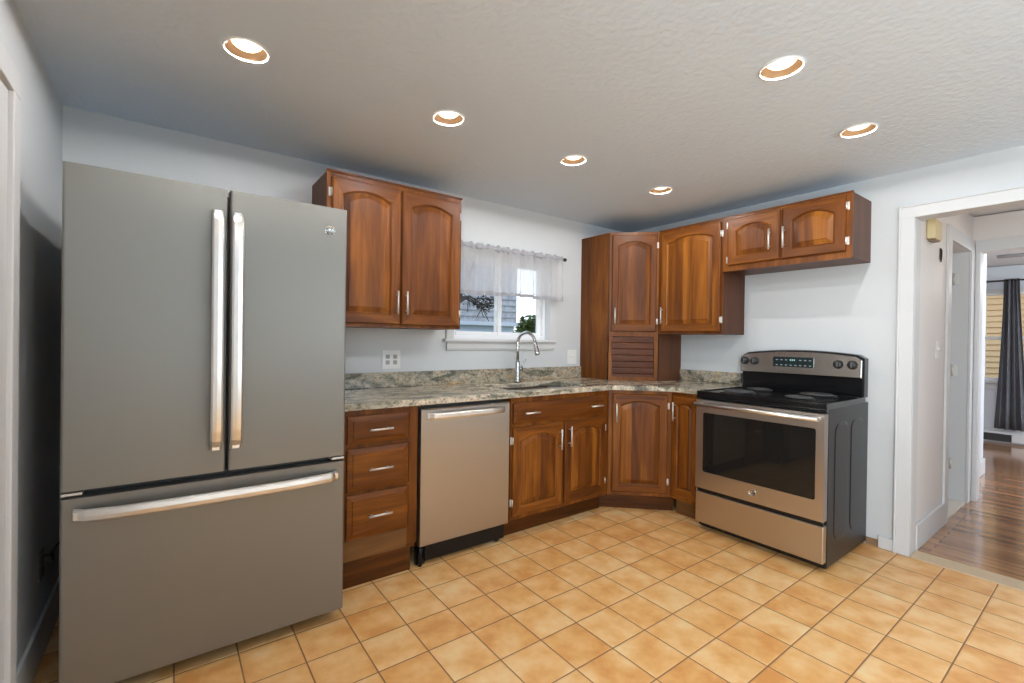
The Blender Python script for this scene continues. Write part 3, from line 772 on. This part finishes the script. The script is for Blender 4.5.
# --- diagonal corner base
A_ = Vector((-.948, -.613)); B_ = Vector((-.613, -.925))
c = thing('base_cabinet', 'diagonal cherry corner base cabinet with one arched door', 'cabinet', (A_.x, A_.y, 0), math.atan2(B_.y-A_.y, B_.x-A_.x))
ang = c.rotation_euler[2]; Wd = (B_-A_).length; Ri = Matrix.Rotation(-ang, 3, 'Z')
obj('cabinet_body', prism([(.001, .0195), loc2((-.947, -.58)), loc2((-.950, -.003)), loc2((-.003, -.003)), loc2((-.003, -.922)), loc2((-.58, -.922)), (Wd-.001, .0195)], [], BZ0, BZ1), wood_side, c)
face_frame(c, 0, Wd, 0, BZ0, BZ1, [(.05, Wd-.05, .17, .86)])
door(c, .030, Wd-.032, .150, .880, 0, pullx=.056, pullz=.74, hinge=1, rise=.035)
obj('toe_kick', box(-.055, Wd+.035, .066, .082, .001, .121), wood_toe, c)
# --- narrow base beside the range
c = thing('base_cabinet', 'narrow single-door cherry base cabinet beside the range', 'cabinet', (0, -.927, 0), R2)
W = .236
case(c, 0, W, BD, BZ0, BZ1); face_frame(c, 0, W, -BD, BZ0, BZ1, [(.045, W-.045, .17, .86)])
door(c, .016, W-.022, .150, .878, -BD, pullx=.040, pullz=.765, hinge=1, rise=.02)
toe(c, .012, W, -.56, mat=wood_worn)

# ------------------------------------------------------------------ worktop, splash, sink, faucet
SX0, SX1, SY0, SY1 = -1.82, -1.11, -.578, -.175
def rrect(x0, x1, y0, y1, r, n=6):
    pts = []
    for cx, cy, a0 in ((x1-r, y0+r, -PI/2), (x1-r, y1-r, 0), (x0+r, y1-r, PI/2), (x0+r, y0+r, PI)):
        for k in range(n+1):
            a = a0+PI/2*k/n; pts.append((cx+r*math.cos(a), cy+r*math.sin(a)))
    return pts
outline = [(-2.94, -.66), (-.950, -.66), (-.655, -.955), (-.655, -1.163), (-.002, -1.163), (-.002, -.002), (-2.94, -.002)]
b = prism(outline, [rrect(SX0, SX1, SY0, SY1, .07)], .907, CT)
es = [e for e in b.edges if all(abs(v.co.z-CT) < 1e-5 or abs(v.co.z-.907) < 1e-5 for v in e.verts) and abs(e.verts[0].co.z-e.verts[1].co.z) < 1e-5 and len(e.link_faces) == 2 and abs(e.link_faces[0].normal.dot(e.link_faces[1].normal)) < .5]
bmesh.ops.bevel(b, geom=es, offset=.003, segments=2, affect='EDGES', profile=.5)
tag(obj('countertop', b, granite_m), 'speckled beige and grey granite worktop turning the corner round the sink', 'countertop')
tag(obj('backsplash', box(-2.94, -.636, -.022, -.001, CT+.0005, 1.043, .002), granite_b), 'long low grey-green granite backsplash behind the sink', 'backsplash')
tag(obj('backsplash', box(-.022, -.001, -.603, -1.135, CT+.0005, 1.035, .002), granite_b), 'short granite backsplash between corner cabinet and range', 'backsplash')
s = thing('kitchen_sink', 'oval-cornered undermount steel sink in the granite worktop', 'sink', ((SX0+SX1)/2, (SY0+SY1)/2, .70))
hx, hy = (SX1-SX0)/2, (SY1-SY0)/2
def rr3(e, z): return [(p[0], p[1], z) for p in rrect(-hx+e, hx-e, -hy+e, hy-e, max(.02, .07-e*.4))]
b = bm_new(); add_loft(b, [rr3(-.008, .206), rr3(.0, .206), rr3(.004, .18), rr3(.012, .03), rr3(.03, .008), rr3(.06, .004)], False, True, smooth=True)
bmesh.ops.solidify(b, geom=b.faces[:], thickness=-.0015)
obj('basin', b, sink_m, s)
b = bm_new(); add_lathe(b, [(.045, .0045), (.045, .007), (.036, .0075), (.030, .0055), (.012, .0055), (.012, .011), (.004, .012)], seg=24); obj('drain', b, chrome_m, s)
f = thing('kitchen_faucet', 'tall chrome gooseneck pull-down faucet standing behind the sink', 'faucet', (-1.43, -.115, CT))
b = bm_new(); add_lathe(b, [(.028, .0005), (.028, .008), (.022, .014), (.019, .022), (.0185, .15), (.016, .16), (.0125, .165)], seg=24); obj('faucet_base', b, chrome_m, f)
d2 = Vector((.30, -.95, 0)).normalized()
pts = [Vector((0, 0, .16)), Vector((0, 0, .26))]
R_ = .078
for k in range(17):
    a = PI*k/16*.95; pts.append(Vector((0, 0, .305))+d2*(R_-R_*math.cos(a))+Vector((0, 0, R_*math.sin(a))))
b = bm_new(); add_tube(b, pts, .0115, 14); obj('spout', b, chrome_m, f)
e0 = pts[-1]; t = (pts[-1]-pts[-2]).normalized()
b = bm_new(); add_tube(b, [e0-t*.002, e0+t*.02, e0+t*.03, e0+t*.085, e0+t*.10, e0+t*.103], .015, 16, rad=[.0125, .0135, .0155, .019, .0195, .016])
h = obj('spray_head', b, chrome_m, f)
b = bm_new(); add_tube(b, [e0+t*.1035, e0+t*.106], .0165, 16); obj('nozzle', b, blackp_m, h)
b = bm_new(); add_tube(b, [(.017, -.004, .10), (.042, -.006, .103)], .013, 12); add_tube(b, [(.035, -.006, .105), (.040, -.010, .13), (.058, -.018, .165), (.064, -.02, .175)], .006, 10, rad=[.008, .007, .006, .005])
obj('lever', b, chrome_m, f)

# ------------------------------------------------------------------ dishwasher
DX0, DX1 = -2.497, -1.894
dw = thing('dishwasher', 'stainless steel dishwasher with bowed top handle under the worktop', 'dishwasher', ((DX0+DX1)/2, 0, 0))
hw = (DX1-DX0)/2
obj('tub', box(-hw+.006, hw-.004, -.590, -.03, .11, .895), blackp_m, dw)
b = bm_new()
prof = [(-.595, .121), (-.632, .121), (-.637, .126), (-.637, .872), (-.630, .882), (-.595, .882)]
add_loft(b, [[(x, y, z) for y, z in prof] for x in (-hw, hw)])
obj('door', b, steelv_m, dw)
b = bm_new(); lo = []
nn = 18
for k in range(nn+1):
    s = -1+2*k/nn; x = s*(hw-.035); o_ = .038*(1-s**4)**.5+.004; zc = .842-.0*s
    th = .011
    lo.append([(x, -.637-o_, zc-.019), (x, -.637-o_-.004, zc-.008), (x, -.637-o_-.004, zc+.010), (x, -.637-o_, zc+.017), (x, -.637-o_+th, zc+.015), (x, -.637-o_+th, zc-.017)])
add_loft(b, lo, smooth=False)
for s in (-1, 1): add_box(b, s*(hw-.036), s*(hw-.052), -.650, -.6365, .826, .856, .002)
obj('handle', b, handle_m, dw)
obj('toe_panel', (lambda b: (add_box(b, -hw+.003, -hw+.05, -.585, -.56, .003, .10), add_tube(b, [(-hw+.02, -.60, .002), (-hw+.02, -.60, .12)], .012, 10), b)[2])(box(-hw+.05, hw-.004, -.600, -.585, .02, .118, .002)), black_m, dw)
for s in (-1, 1):
    for y in (-.57, -.08):
        b = bm_new(); add_lathe(b, [(.018, 0.0005), (.018, .012), (.008, .014), (.008, .11)], (s*(hw-.045), y, 0), seg=12); obj('foot', b, blackp_m, dw)

# ------------------------------------------------------------------ refrigerator
FX0, FX1, FY = -3.905, -2.976, -.851
fr = thing('refrigerator', 'large slate grey french-door refrigerator with a bottom freezer drawer', 'refrigerator', ((FX0+FX1)/2, 0, 0))
hf = (FX1-FX0)/2
obj('case', box(-hf+.010, hf-.010, -.775, -.045, .03, 1.80, .006), case_m, fr)
xm = -3.4325-(FX0+FX1)/2
def slab(x0, x1, z0, z1, r=.010):
    b = bm_new(); n = 8; lo = []
    pts = []
    y0, y1 = -.790, FY
    prof = [(x0, y0), (x1, y0)]
    for k in range(n+1): a = PI/2*k/n; prof.append((x1-r+r*math.cos(a), y1+r-r*math.sin(a)))
    # very gentle crown across the face
    for k in range(1, 8): t = k/8; prof.append((x1-r-(x1-x0-2*r)*t, y1-.0015*math.sin(PI*t)))
    for k in range(n+1): a = PI/2+PI/2*k/n; prof.append((x0+r+r*math.cos(a), y1+r-r*math.sin(a)))
    add_loft(b, [[(x, y, z) for x, y in prof] for z in (z0, z1)])
    return b
dL = obj('door', slab(-hf, xm-.004, .744, 1.838), slate_m, fr)
dR = obj('door', slab(xm+.005, hf, .744, 1.838), slate_m, fr)
dF = obj('freezer_drawer', slab(-hf, hf, .057, .718), slate_m, fr)
obj('door_gasket', (lambda b: (add_box(b, -hf+.02, hf-.02, -.788, -.776, .08, .71), add_box(b, -.01+xm, .01+xm, -.80, -.788, .76, 1.82), add_box(b, -hf+.01, hf-.01, -.80, -.79, .719, .743), b)[3])(box(-hf+.02, hf-.02, -.789, -.776, .75, 1.825)), blackp_m, fr)
def vhandle(x, par):
    b = bm_new(); lo = []; n = 24; z0, z1 = .832, 1.748; y1 = FY
    for k in range(n+1):
        s = -1+2*k/n; z = (z0+z1)/2+s*(z1-z0)/2
        o_ = .012+.046*(1-abs(s)**6)**.5
        w = .0195
        lo.append([(x-w, y1-o_+.010, z), (x-w, y1-o_, z), (x-w*.7, y1-o_-.006, z), (x, y1-o_-.008, z), (x+w*.7, y1-o_-.006, z), (x+w, y1-o_, z), (x+w, y1-o_+.010, z)])
    add_loft(b, lo, smooth=False)
    for z in (z0+.012, z1-.012): add_box(b, x-.013, x+.013, y1-.030, y1+.0005, z-.011, z+.011, .002)
    return obj('handle', b, handle_m, par)
cx0 = (FX0+FX1)/2
vhandle(-3.470-cx0, dL); vhandle(-3.404-cx0, dR)
b = bm_new(); lo = []; n = 28
for k in range(n+1):
    s = -1+2*k/n; x = s*(hf-.034)+(.0); o_ = .012+.050*(1-abs(s)**3.2)**.5; zc = .664-.002*s
    w = .0205
    lo.append([(x, FY-o_+.010, zc-w), (x, FY-o_, zc-w), (x, FY-o_-.006, zc-w*.7), (x, FY-o_-.008, zc), (x, FY-o_-.006, zc+w*.7), (x, FY-o_, zc+w), (x, FY-o_+.010, zc+w)])
add_loft(b, lo)
for s in (-1, 1): add_box(b, s*(hf-.036), s*(hf-.060), FY-.030, FY+.0005, .652, .676, .002)
obj('handle', b, handle_m, dF)
for s in (-1, 1):
    obj('hinge_cover', box(s*(hf-.012), s*(hf-.085), -.83, -.72, 1.8385 if 0 else 1.801, 1.832 if 0 else 1.815, .002), blackp_m, fr)
    obj('hinge_plate', box(s*(hf-.002), s*(hf-.055), -.846, -.79, .727, .737, .002), nickel_m, fr)
obj('toe_grille', box(-hf+.03, hf-.03, -.765, -.745, .012, .052), blackp_m, fr)
for s in (-1, 1):
    for y in (-.72, -.10):
        b = bm_new(); add_lathe(b, [(.022, .0005), (.022, .03)], (s*(hf-.06), y, 0), seg=14); obj('foot', b, blackp_m, fr)
def badge(par, place, k_=1.4):
    """round badge: a raised disc with a rim and a curly monogram"""
    b = bm_new(); add_lathe(b, [(.0165, 0), (.0165, .002), (.0155, .003), (.0140, .003), (.0135, .002), (.001, .002)], axis='z', seg=28)
    for v in b.verts: v.co.x *= k_; v.co.y *= k_
    place(b); o = obj('badge', b, chrome_m, par)
    b = bm_new()
    for pts_ in ([(-.002+.004*math.cos(a), .001+.006*math.sin(a)) for a in [PI*.35+PI*1.5*k/12 for k in range(13)]],
                 [(.005+.0035*math.cos(a), .001+.006*math.sin(a)) for a in [PI*.3+PI*1.4*k/12 for k in range(13)]]):
        add_tube(b, [(x, y, .0025) for x, y in pts_], .0008, 6)
    for a0 in (0, PI/2, PI, 3*PI/2):
        add_tube(b, [((.0105+.0012*math.sin(a*3))*math.cos(a), (.0105+.0012*math.sin(a*3))*math.sin(a), .0025) for a in [a0+.2+1.1*k/8 for k in range(9)]], .0007, 6)
    for v in b.verts: v.co.x *= k_; v.co.y *= k_
    place(b); obj('monogram', b, case_m, o)
    return o
def place_front(cx, cz, y):
    def f_(b):
        for v in b.verts: v.co = Vector((cx+v.co.x, y-v.co.z, cz+v.co.y))
    return f_
badge(fr, place_front(-3.051-cx0, 1.735, FY-.0008))

# ------------------------------------------------------------------ range
RY0, RY1 = -1.173, -1.940
rg = thing('electric_range', 'stainless and black electric coil range with arched back panel', 'range', (0, RY0, 0), R2)
W = RY0-RY1
obj('side_body', box(.004, W-.004, -.657, -.018, .022, .905, .004), side_m, rg)
for sx, sg in ((.0042, -1), (W-.0042, 1)):    # panels pressed out of the side sheets
    for y0, y1 in ((-.57, -.36), (-.32, -.11)):
        b = bm_new()
        def pl(e, d): return [(sx+sg*d, p[0], p[1]) for p in rrect(y0+e, y1-e, .15+e, .82-e, .06, 5)]
        add_loft(b, [pl(0, -.001), pl(0, .0003), pl(.006, .0032), pl(.012, .0036)], True, True)
        obj('embossed_panel', b, side_m, rg)
b = box(0, W, -.700, -.085, .905, .934, .006, 3)
add_box(b, 0, W, -.700, -.665, .893, .910, .004)
obj('cooktop', b, black_m, rg)
b = box(.006, W-.006, -.690, -.10, .9335, .937)
rimb = bm_new()
for x0, x1, y0, y1 in ((.0, W, -.700, -.686), (.0, .014, -.686, -.09), (W-.014, W, -.686, -.09)): add_box(rimb, x0, x1, y0, y1, .930, .941, .003)
b.free(); obj('cooktop_rim', rimb, black_m, rg)
for bx, by, br in ((.20, -.53, .098), (.56, -.53, .076), (.20, -.25, .076), (.56, -.25, .098)):
    b = bm_new(); add_lathe(b, [(br+.020, .9345), (br+.016, .940), (br+.008, .9395), (br*.5, .9352), (.01, .9350)], (bx, by, 0), seg=36)
    pan = obj('drip_pan', b, black_m, rg)
    b = bm_new(); turns = 4 if br > .09 else 3
    pts = []
    for k in range(turns*26+1):
        a = 2*PI*k/26; r = .022+(br-.022)*k/(turns*26); pts.append((bx+r*math.cos(a), by+r*math.sin(a), .9475))
    pts.append((bx+br+.01, by, .940))
    add_tube(b, pts, .0048, 7); obj('coil', b, coil_m, pan)
# oven door
b = prism([(.006, .290), (W-.006, .290), (W-.006, .884), (.006, .884)], [rrect(.055, W-.047, .402, .800, .012, 3)], -.712, -.660, plane='y')
od = obj('oven_door', b, steel_m, rg)
obj('oven_window', box(.053, W-.045, -.7085, -.668, .400, .802), oven_m, od)
b = bm_new(); add_tube(b, [(.020, -.762, .858), (W-.020, -.762, .858)], .0135, 16); 
for x in (.045, W-.045): add_box(b, x-.013, x+.013, -.758, -.7115, .848, .868, .003)
obj('handle', b, handle_m, od)
badge(rg, place_front(W/2, .352, -.7125))
b = box(.006, W-.006, -.706, -.660, .056, .262, .004)
obj('storage_drawer', b, steel_m, rg)
obj('kick_strip', (lambda b: (add_box(b, .012, W-.012, -.695, -.662, .262, .290), b)[1])(box(.012, W-.012, -.64, -.60, .012, .056)), black_m, rg)
for x in (.05, W-.05):
    for y in (-.60, -.08):
        b = bm_new(); add_lathe(b, [(.016, .0005), (.016, .0225)], (x, y, 0), seg=12); obj('foot', b, blackp_m, rg)
# back guard: black riser, arched steel control panel with rounded corners
def top_z(x, e=0): t = (x-W/2)/(W/2); return 1.222-.030*t*t-e
def guard_loop(x0, x1, z0, e, y, tilt=.0, r=.018):
    pts = [(x0, y, z0), (x1, y, z0)]; n = 20
    for k in range(n+1):
        t = k/n; x = x1+(x0-x1)*t
        zz = top_z(x, e); d = min(x-x0, x1-x)
        if d < r: zz -= r-math.sqrt(max(0, r*r-(r-d)**2))
        pts.append((x, y+tilt*(zz-z0)/.16, zz))
    return pts
b = bm_new(); add_loft(b, [guard_loop(-.003, W-.012, .934, -.004, -.004), guard_loop(-.003, W-.012, .934, -.004, -.070), guard_loop(.003, W-.018, .934, .002, -.082)])
obj('back_guard', b, black_m, rg)
b = bm_new(); x0, x1 = -.006, W-.020
add_loft(b, [guard_loop(x0, x1, 1.058, .008, -.083, 0), guard_loop(x0, x1, 1.058, .008, -.100, .010), guard_loop(x0+.003, x1-.003, 1.061, .011, -.103, .010)])
cp = obj('control_panel', b, brushed('polished_stainless', (0.60, 0.56, 0.51, 1), .22, True), rg)
def pan_y(z): return -.103+.010*(z-1.061)/.16
for kx in (.026, .096, .622, .699):
    y = pan_y(1.138)
    b = bm_new(); add_lathe(b, [(.029, 0), (.029, -.004), (.025, -.008), (.023, -.020), (.021, -.022), (.001, -.022)], (kx, y, 1.138), 'y', 24)
    k_ = obj('knob', b, blackp_m, rg)
    b = box(kx-.0045, kx+.0045, y-.030, y-.020, 1.122, 1.156, .002); obj('grip', b, case_m, k_)
b = box(.225, .485, pan_y(1.14)-.004, pan_y(1.14)+.004, 1.106, 1.176, .003)
dp = obj('display', b, lens_m, rg)
for i in range(8):
    for j in range(2):
        if j == 1 and i in (3, 4): continue
        b = bm_new(); x = .245+i*.030; add_box(b, x, x+.014, pan_y(1.14)-.0048, pan_y(1.14)-.0035, 1.116+j*.036, 1.121+j*.036)
        obj('button', b, grey_recep, dp)
b = bm_new()
def seven(x, z, s):
    w, h_, t_ = .007, .007, .0013
    for ch in s:
        y0, y1 = pan_y(1.14)-.0049, pan_y(1.14)-.0035
        seg = {'0': 'abcdef', '1': 'bc', '2': 'abged'}[ch]
        R = {'a': (0, w, 2*h_-t_, 2*h_), 'g': (0, w, h_-t_/2, h_+t_/2), 'd': (0, w, 0, t_), 'b': (w-t_, w, h_, 2*h_), 'c': (w-t_, w, 0, h_), 'e': (0, t_, 0, h_), 'f': (0, t_, h_, 2*h_)}
        for k in seg: a = R[k]; add_box(b, x+a[0], x+a[1], y0, y1, z+a[2], z+a[3])
        x += .010
for k, x in enumerate((.337, .349, .361)): add_box(b, x, x+.007, pan_y(1.14)-.0048, pan_y(1.14)-.0035, 1.150, 1.160)
obj('clock_digits', b, led_m, dp)

# ------------------------------------------------------------------ outlets and switches
def receptacle(b, x, z, y=-.0065):
    for dz in (-.019, .019): add_box(b, x-.014, x+.014, y-.002, y, z+dz-.014, z+dz+.014, .0015)
o = thing('wall_outlet', 'double-wide white wall outlet between wall cabinet and worktop', 'outlet', (-2.414, 0, 1.127))
obj('cover_plate', box(-.064, .064, -.0065, -.0012, -.062, .062, .002), white_pl, o)
for x in (-.026, .026):
    b = bm_new(); receptacle(b, x, 0); rc = obj('socket_pair', b, grey_recep, o); b = bm_new()
    for dz in (-.019, .019):
        for sx in (-.006, .006): add_box(b, x+sx-.001, x+sx+.001, -.0095, -.0085, dz-.002, dz+.007)
        add_box(b, x-.002, x+.002, -.0095, -.0085, dz-.010, dz-.006)
    obj('slots', b, grey_gap, rc)
o = thing('light_switch', 'white wall switch between the sink window and corner cabinet', 'switch', (-.737, 0, 1.125))
obj('cover_plate', box(-.056, .056, -.006, -.0012, -.062, .062, .002), white_pl, o)
for x in (-.024, .024): obj('toggle', (lambda b: (add_box(b, x-.004, x+.004, -.016, -.006, -.002, .010, .0015), b)[1])(box(x-.007, x+.007, -.0075, -.006, -.014, .014, .001)), white_pl, o)
o = thing('wall_outlet', 'dark outlet low on the left wall beside the refrigerator', 'outlet', (-L_, -.39, .352), PI/2)
obj('cover_plate', box(-.035, .035, -.006, -.0012, -.057, .057, .002), simple('tan_plate', srgb(120, 116, 108), .4), o)
b = bm_new(); receptacle(b, 0, 0); obj('socket_pair', b, grey_gap, o)
p = thing('power_cord', 'black power cord plugged in behind the refrigerator', 'cord', (-L_+.008, -.39, .352))
obj('plug', box(.0015, .030, -.016, .016, .006, .036, .005), blackp_m, p)
b = bm_new(); add_tube(b, [(.020, 0.0, .030), (.035, .01, .06), (.05, .03, .075), (.06, .08, .08), (.055, .16, .05), (.05, .25, -.05), (.06, .33, -.15)], .004, 8); obj('cable', b, blackp_m, p)

# hall fittings
o = thing('door_chime', 'beige door chime box high on the hall wall', 'chime', (.37, HY, 2.005))
obj('chime_cover', box(-.085, .085, -.045, -.001, -.055, .07, .008, 3), beige_pl, o)
obj('base_strip', box(-.06, .06, -.040, -.002, -.064, -.056, .002), simple('brown_strip', srgb(130, 112, 80), .5), o)
o = thing('door_latch', 'small black hook latch on the hall wall below the chime', 'latch', (.64, HY, 1.89))
b = box(-.012, .012, -.005, -.001, -.035, .045, .001); add_tube(b, [(0, -.006, .04), (0, -.010, .02), (0, -.009, -.02), (0, -.006, -.05)], .004, 8); obj('hook', b, blackp_m, o)
o = thing('light_switch', 'white toggle switch on the hall wall', 'switch', (.60, HY, 1.24))
obj('cover_plate', box(-.036, .036, -.006, -.001, -.058, .058, .002), white_pl, o); obj('toggle', box(-.005, .005, -.018, -.006, 0, .012, .002), white_pl, o)

# far room: dark curtain on a rod, heater, ceiling fan with light
rod = thing('curtain_rod', 'black curtain rod over the far room window', 'curtain rod', (FX-.09, -2.16, 2.125))
b = bm_new(); add_tube(b, [(0, -.55, 0), (0, .44, 0)], .010, 10); obj('rod', b, blackp_m, rod)
for s in (-.55, .44): b = bm_new(); add_lathe(b, [(.006, s-.02), (.019, s-.012), (.021, s), (.019, s+.012), (.006, s+.02)], (0, 0, 0), 'x', 12); [setattr(v, 'co', Vector((v.co.y, v.co.x, v.co.z))) for v in b.verts]; obj('finial', b, blackp_m, rod)
for s in (-.5, .41): obj('bracket', box(0, .088, s-.005, s+.005, -.006, .006), blackp_m, rod)
b = bm_new(); g = []; n = 90
for j in range(13):
    t = j/12; row = []
    y0 = -1.915+.065*t**1.5; y1 = -2.06-.10*t**1.2
    for i in range(n+1):
        s = i/n; y = y0+(y1-y0)*s
        row.append(b.verts.new((FX-.09+.028*math.sin(s*2*PI*4.5+.6)*(.8+.4*t)+.008*math.sin(s*31+t*3), y+.006*math.sin(s*40), 2.145-1.95*t)))
    g.append(row)
for j in range(12):
    for i in range(n): f_ = b.faces.new((g[j][i], g[j][i+1], g[j+1][i+1], g[j+1][i])); f_.smooth = True
bmesh.ops.solidify(b, geom=b.faces[:], thickness=.003)
tag(obj('window_curtain', b, charc_m), 'charcoal floor-length curtain beside the far room window', 'curtain')
h = thing('baseboard_heater', 'low white baseboard heater with dark slot under the far window', 'heater', (FX-.019, -1.95, 0))
b = box(-.055, 0, -.6, .3, .125, .155, .004); add_box(b, -.012, 0, -.6, .3, .02, .125); add_box(b, -.055, 0, .285, .3, .02, .125, .002); add_box(b, -.055, 0, -.6, -.06, .03, .125, .002)
obj('housing', b, trim_m, h); obj('fins', box(-.045, -.013, -.05, .284, .03, .118), heat_m, h)
fan = thing('ceiling_fan', 'grey ceiling fan with a lit globe in the far room', 'fan', (3.3, -2.62, H+.01))
b = bm_new(); add_lathe(b, [(.06, -.001), (.06, -.03), (.014, -.04), (.014, -.10), (.09, -.11), (.10, -.15), (.08, -.18), (.03, -.19)], seg=24); obj('motor', b, grey_recep, fan)
for k in range(5):
    a = 2*PI*k/5+.35; ca, sa = math.cos(a), math.sin(a)
    b = bm_new(); lo = []
    for r, w in ((.09, .025), (.16, .045), (.35, .06), (.5, .062), (.54, .045)):
        lo.append([(r*ca-w*sa, r*sa+w*ca, -.137), (r*ca+w*sa, r*sa-w*ca, -.150), (r*ca+w*sa, r*sa-w*ca, -.157), (r*ca-w*sa, r*sa+w*ca, -.144)])
    add_loft(b, lo); obj('blade', b, simple('fan_blade_grey', srgb(120, 122, 126), .5), fan)
b = bm_new(); add_lathe(b, [(.04, -.192), (.075, -.20), (.085, -.225), (.06, -.255), (.02, -.27), (.002, -.272)], seg=20); obj('globe', b, bulb_m, fan)
ld = bpy.data.lights.new('fan_glow', 'POINT'); ld.energy = HALL_W*3; ld.color = (1, .95, .9); ld.shadow_soft_size = .08
lo_ = bpy.data.objects.new('fan_glow', ld); COL.objects.link(lo_); lo_.parent = fan; lo_.location = (0, 0, -.36)
hl = thing('added_hall_light', 'small round flush ceiling light added to brighten the hall, unseen behind the doorway head', 'ceiling light', (.85, -2.85, H+.01))  # unseen lamp, added because the hall needs light
b = bm_new(); add_lathe(b, [(.13, -.001), (.13, -.02), (.12, -.025)], seg=28); obj('pan', b, white_pl, hl)
b = bm_new(); add_lathe(b, [(.118, -.0255), (.11, -.05), (.07, -.075), (.002, -.082)], seg=28); obj('globe', b, bulb_m, hl)
ld = bpy.data.lights.new('hall_fill', 'POINT'); ld.energy = HALL_W; ld.color = (1, .95, .9); ld.shadow_soft_size = .08
lo_ = bpy.data.objects.new('hall_fill', ld); COL.objects.link(lo_); lo_.parent = hl; lo_.location = (0, 0, -.18)

# ------------------------------------------------------------------ outside
struct('ground', box(-30, 40, -30, 40, -.7, -.6), grass_m, label='lawn outside')
hs = thing('neighbour_house', 'grey shingled house with a pale blue lower wall seen through the sink window', 'house', (0, 7.0, -.6))
b = bm_new(); add_box(b, -5, 4.17, 0.3, 6, 0, 2.3)
for k in range(13): add_box(b, -5.01, 4.18, .27, .3, .12+k*.17, .12+k*.17+.155)
obj('house_walls', b, greysid, hs)
b = box(-5, 4.17, .2, 6, 2.3, 5.6)
for k in range(20): add_loft(b, [[(x, .2, 2.3+k*.165), (x, .165, 2.3+k*.165), (x, .19, 2.3+k*.165+.165), (x, .2, 2.3+k*.165+.165)] for x in (-5.01, 4.18)])
obj('shingled_wall', b, shingle_m, hs)
b = bm_new(); add_loft(b, [[(x, -.1, 5.55), (x, -.1, 5.7), (x, 3.1, 7.6), (x, 6.4, 5.7), (x, 6.4, 5.55), (x, 3.1, 7.45)] for x in (-5.3, 4.4)]); obj('roof', b, shingle_m, hs)
obj('band_board', box(-5.02, 4.19, .14, .26, 2.24, 2.34), simple('pale_fascia', srgb(214, 224, 234), .6), hs)
def leaves(n, c, r, size, rnd, squash=1.0):
    b = bm_new()
    for _ in range(n):
        while True:
            p = Vector((rnd.uniform(-1, 1), rnd.uniform(-1, 1), rnd.uniform(-1, 1)))
            if .35 < p.length < 1: break
        p = Vector((p.x*r, p.y*r, p.z*r*squash))*(1+.12*math.sin(p.x*9+p.z*7))+Vector(c)
        q = Matrix.Rotation(rnd.uniform(0, 6.28), 3, 'Z') @ Matrix.Rotation(rnd.uniform(-1.2, 1.2), 3, 'X')
        s = size*rnd.uniform(.6, 1.3)
        vs_ = [b.verts.new(p+q @ Vector(v)*s) for v in ((-.5, 0, 0), (0, -.3, .05), (.5, 0, 0), (0, .3, .05))]
        b.faces.new(vs_)
    return b
rnd = random.Random(11)
bs = thing('garden_bush', 'round green bush beyond the sink window', 'bush', (3.2, 5.0, -.6))
b = bm_new(); add_tube(b, [(0, 0, 0), (.03, .02, .8), (0, 0, 1.5)], .06, 8, rad=[.08, .06, .02]); obj('stem', b, bark_m, bs)
obj('foliage', leaves(12000, (.05, 0, 1.60), .74, .13, rnd, 1.15), leaf_m, bs, fix=False)
tr = thing('bare_tree', 'dark bare-branched tree beyond the sink window', 'tree', (.35, 4.9, -.6))
b = bm_new()
def branch(p, d, ln, r, dep):
    q = p+d*ln; m_ = (p+q)/2+Vector((rnd.uniform(-1, 1), rnd.uniform(-1, 1), rnd.uniform(-1, 1)))*ln*.08
    add_tube(b, [p, m_, q], r, 6, rad=[r, r*.85, r*.65])
    if dep <= 0: return
    for _ in range(3):
        nd = (d+Vector((rnd.uniform(-1, 1), rnd.uniform(-1, 1), rnd.uniform(-.5, .7)))*.9).normalized()
        branch(q, nd, ln*.68, r*.6, dep-1)
branch(Vector((0, 0, 0)), Vector((.05, 0, 1)), 1.9, .06, 4)
for ex, ey, ez in ((1.05, .0, 2.62), (1.25, -.1, 2.52), (1.45, .1, 2.44), (.95, .1, 2.75)):
    add_tube(b, [(.04, 0, 1.8), (.45, ey, 2.5), (.8, ey*1.2, 2.72), (ex, ey, ez)], .03, 6, rad=[.04, .03, .02, .008])
    for _ in range(4): add_tube(b, [(ex-.2, ey, ez+.08), (ex-.2+rnd.uniform(-.1, .3), ey+rnd.uniform(-.2, .2), ez+rnd.uniform(-.25, .15))], .008, 5)
obj('trunk', b, bark_m, tr)
obj('leaf_spray', leaves(520, (1.25, 0, 2.62), .26, .055, rnd, .6), MATS['green_leaves'] if 0 else bark_m, tr, fix=False)
obj('twig_leaves', leaves(420, (.1, 0, 3.1), 1.1, .05, rnd, .8), simple('dark_leaf', srgb(60, 62, 56), .8), tr, fix=False)
nh = thing('neighbour_house', 'yellow clapboard house close outside the far room window', 'house', (8.0, -2, -.6))
b = box(0.03, 5, -7, 7, 0, 3.4)
for k in range(34): add_loft(b, [[(.03, y, k*.10), (-.012, y, k*.10+.002), (.012, y, k*.10+.10), (.03, y, k*.10+.10)] for y in (-7, 7)])
obj('house_walls', b, yellow_m, nh)
b = bm_new(); add_loft(b, [[(-.5, y, 3.3), (2.5, y, 4.9), (2.5, y, 5.05), (-.5, y, 3.42)] for y in (-7.3, 7.3)]); add_box(b, -.5, .02, -7.3, 7.3, 3.30, 3.34); obj('roof', b, concrete, nh)
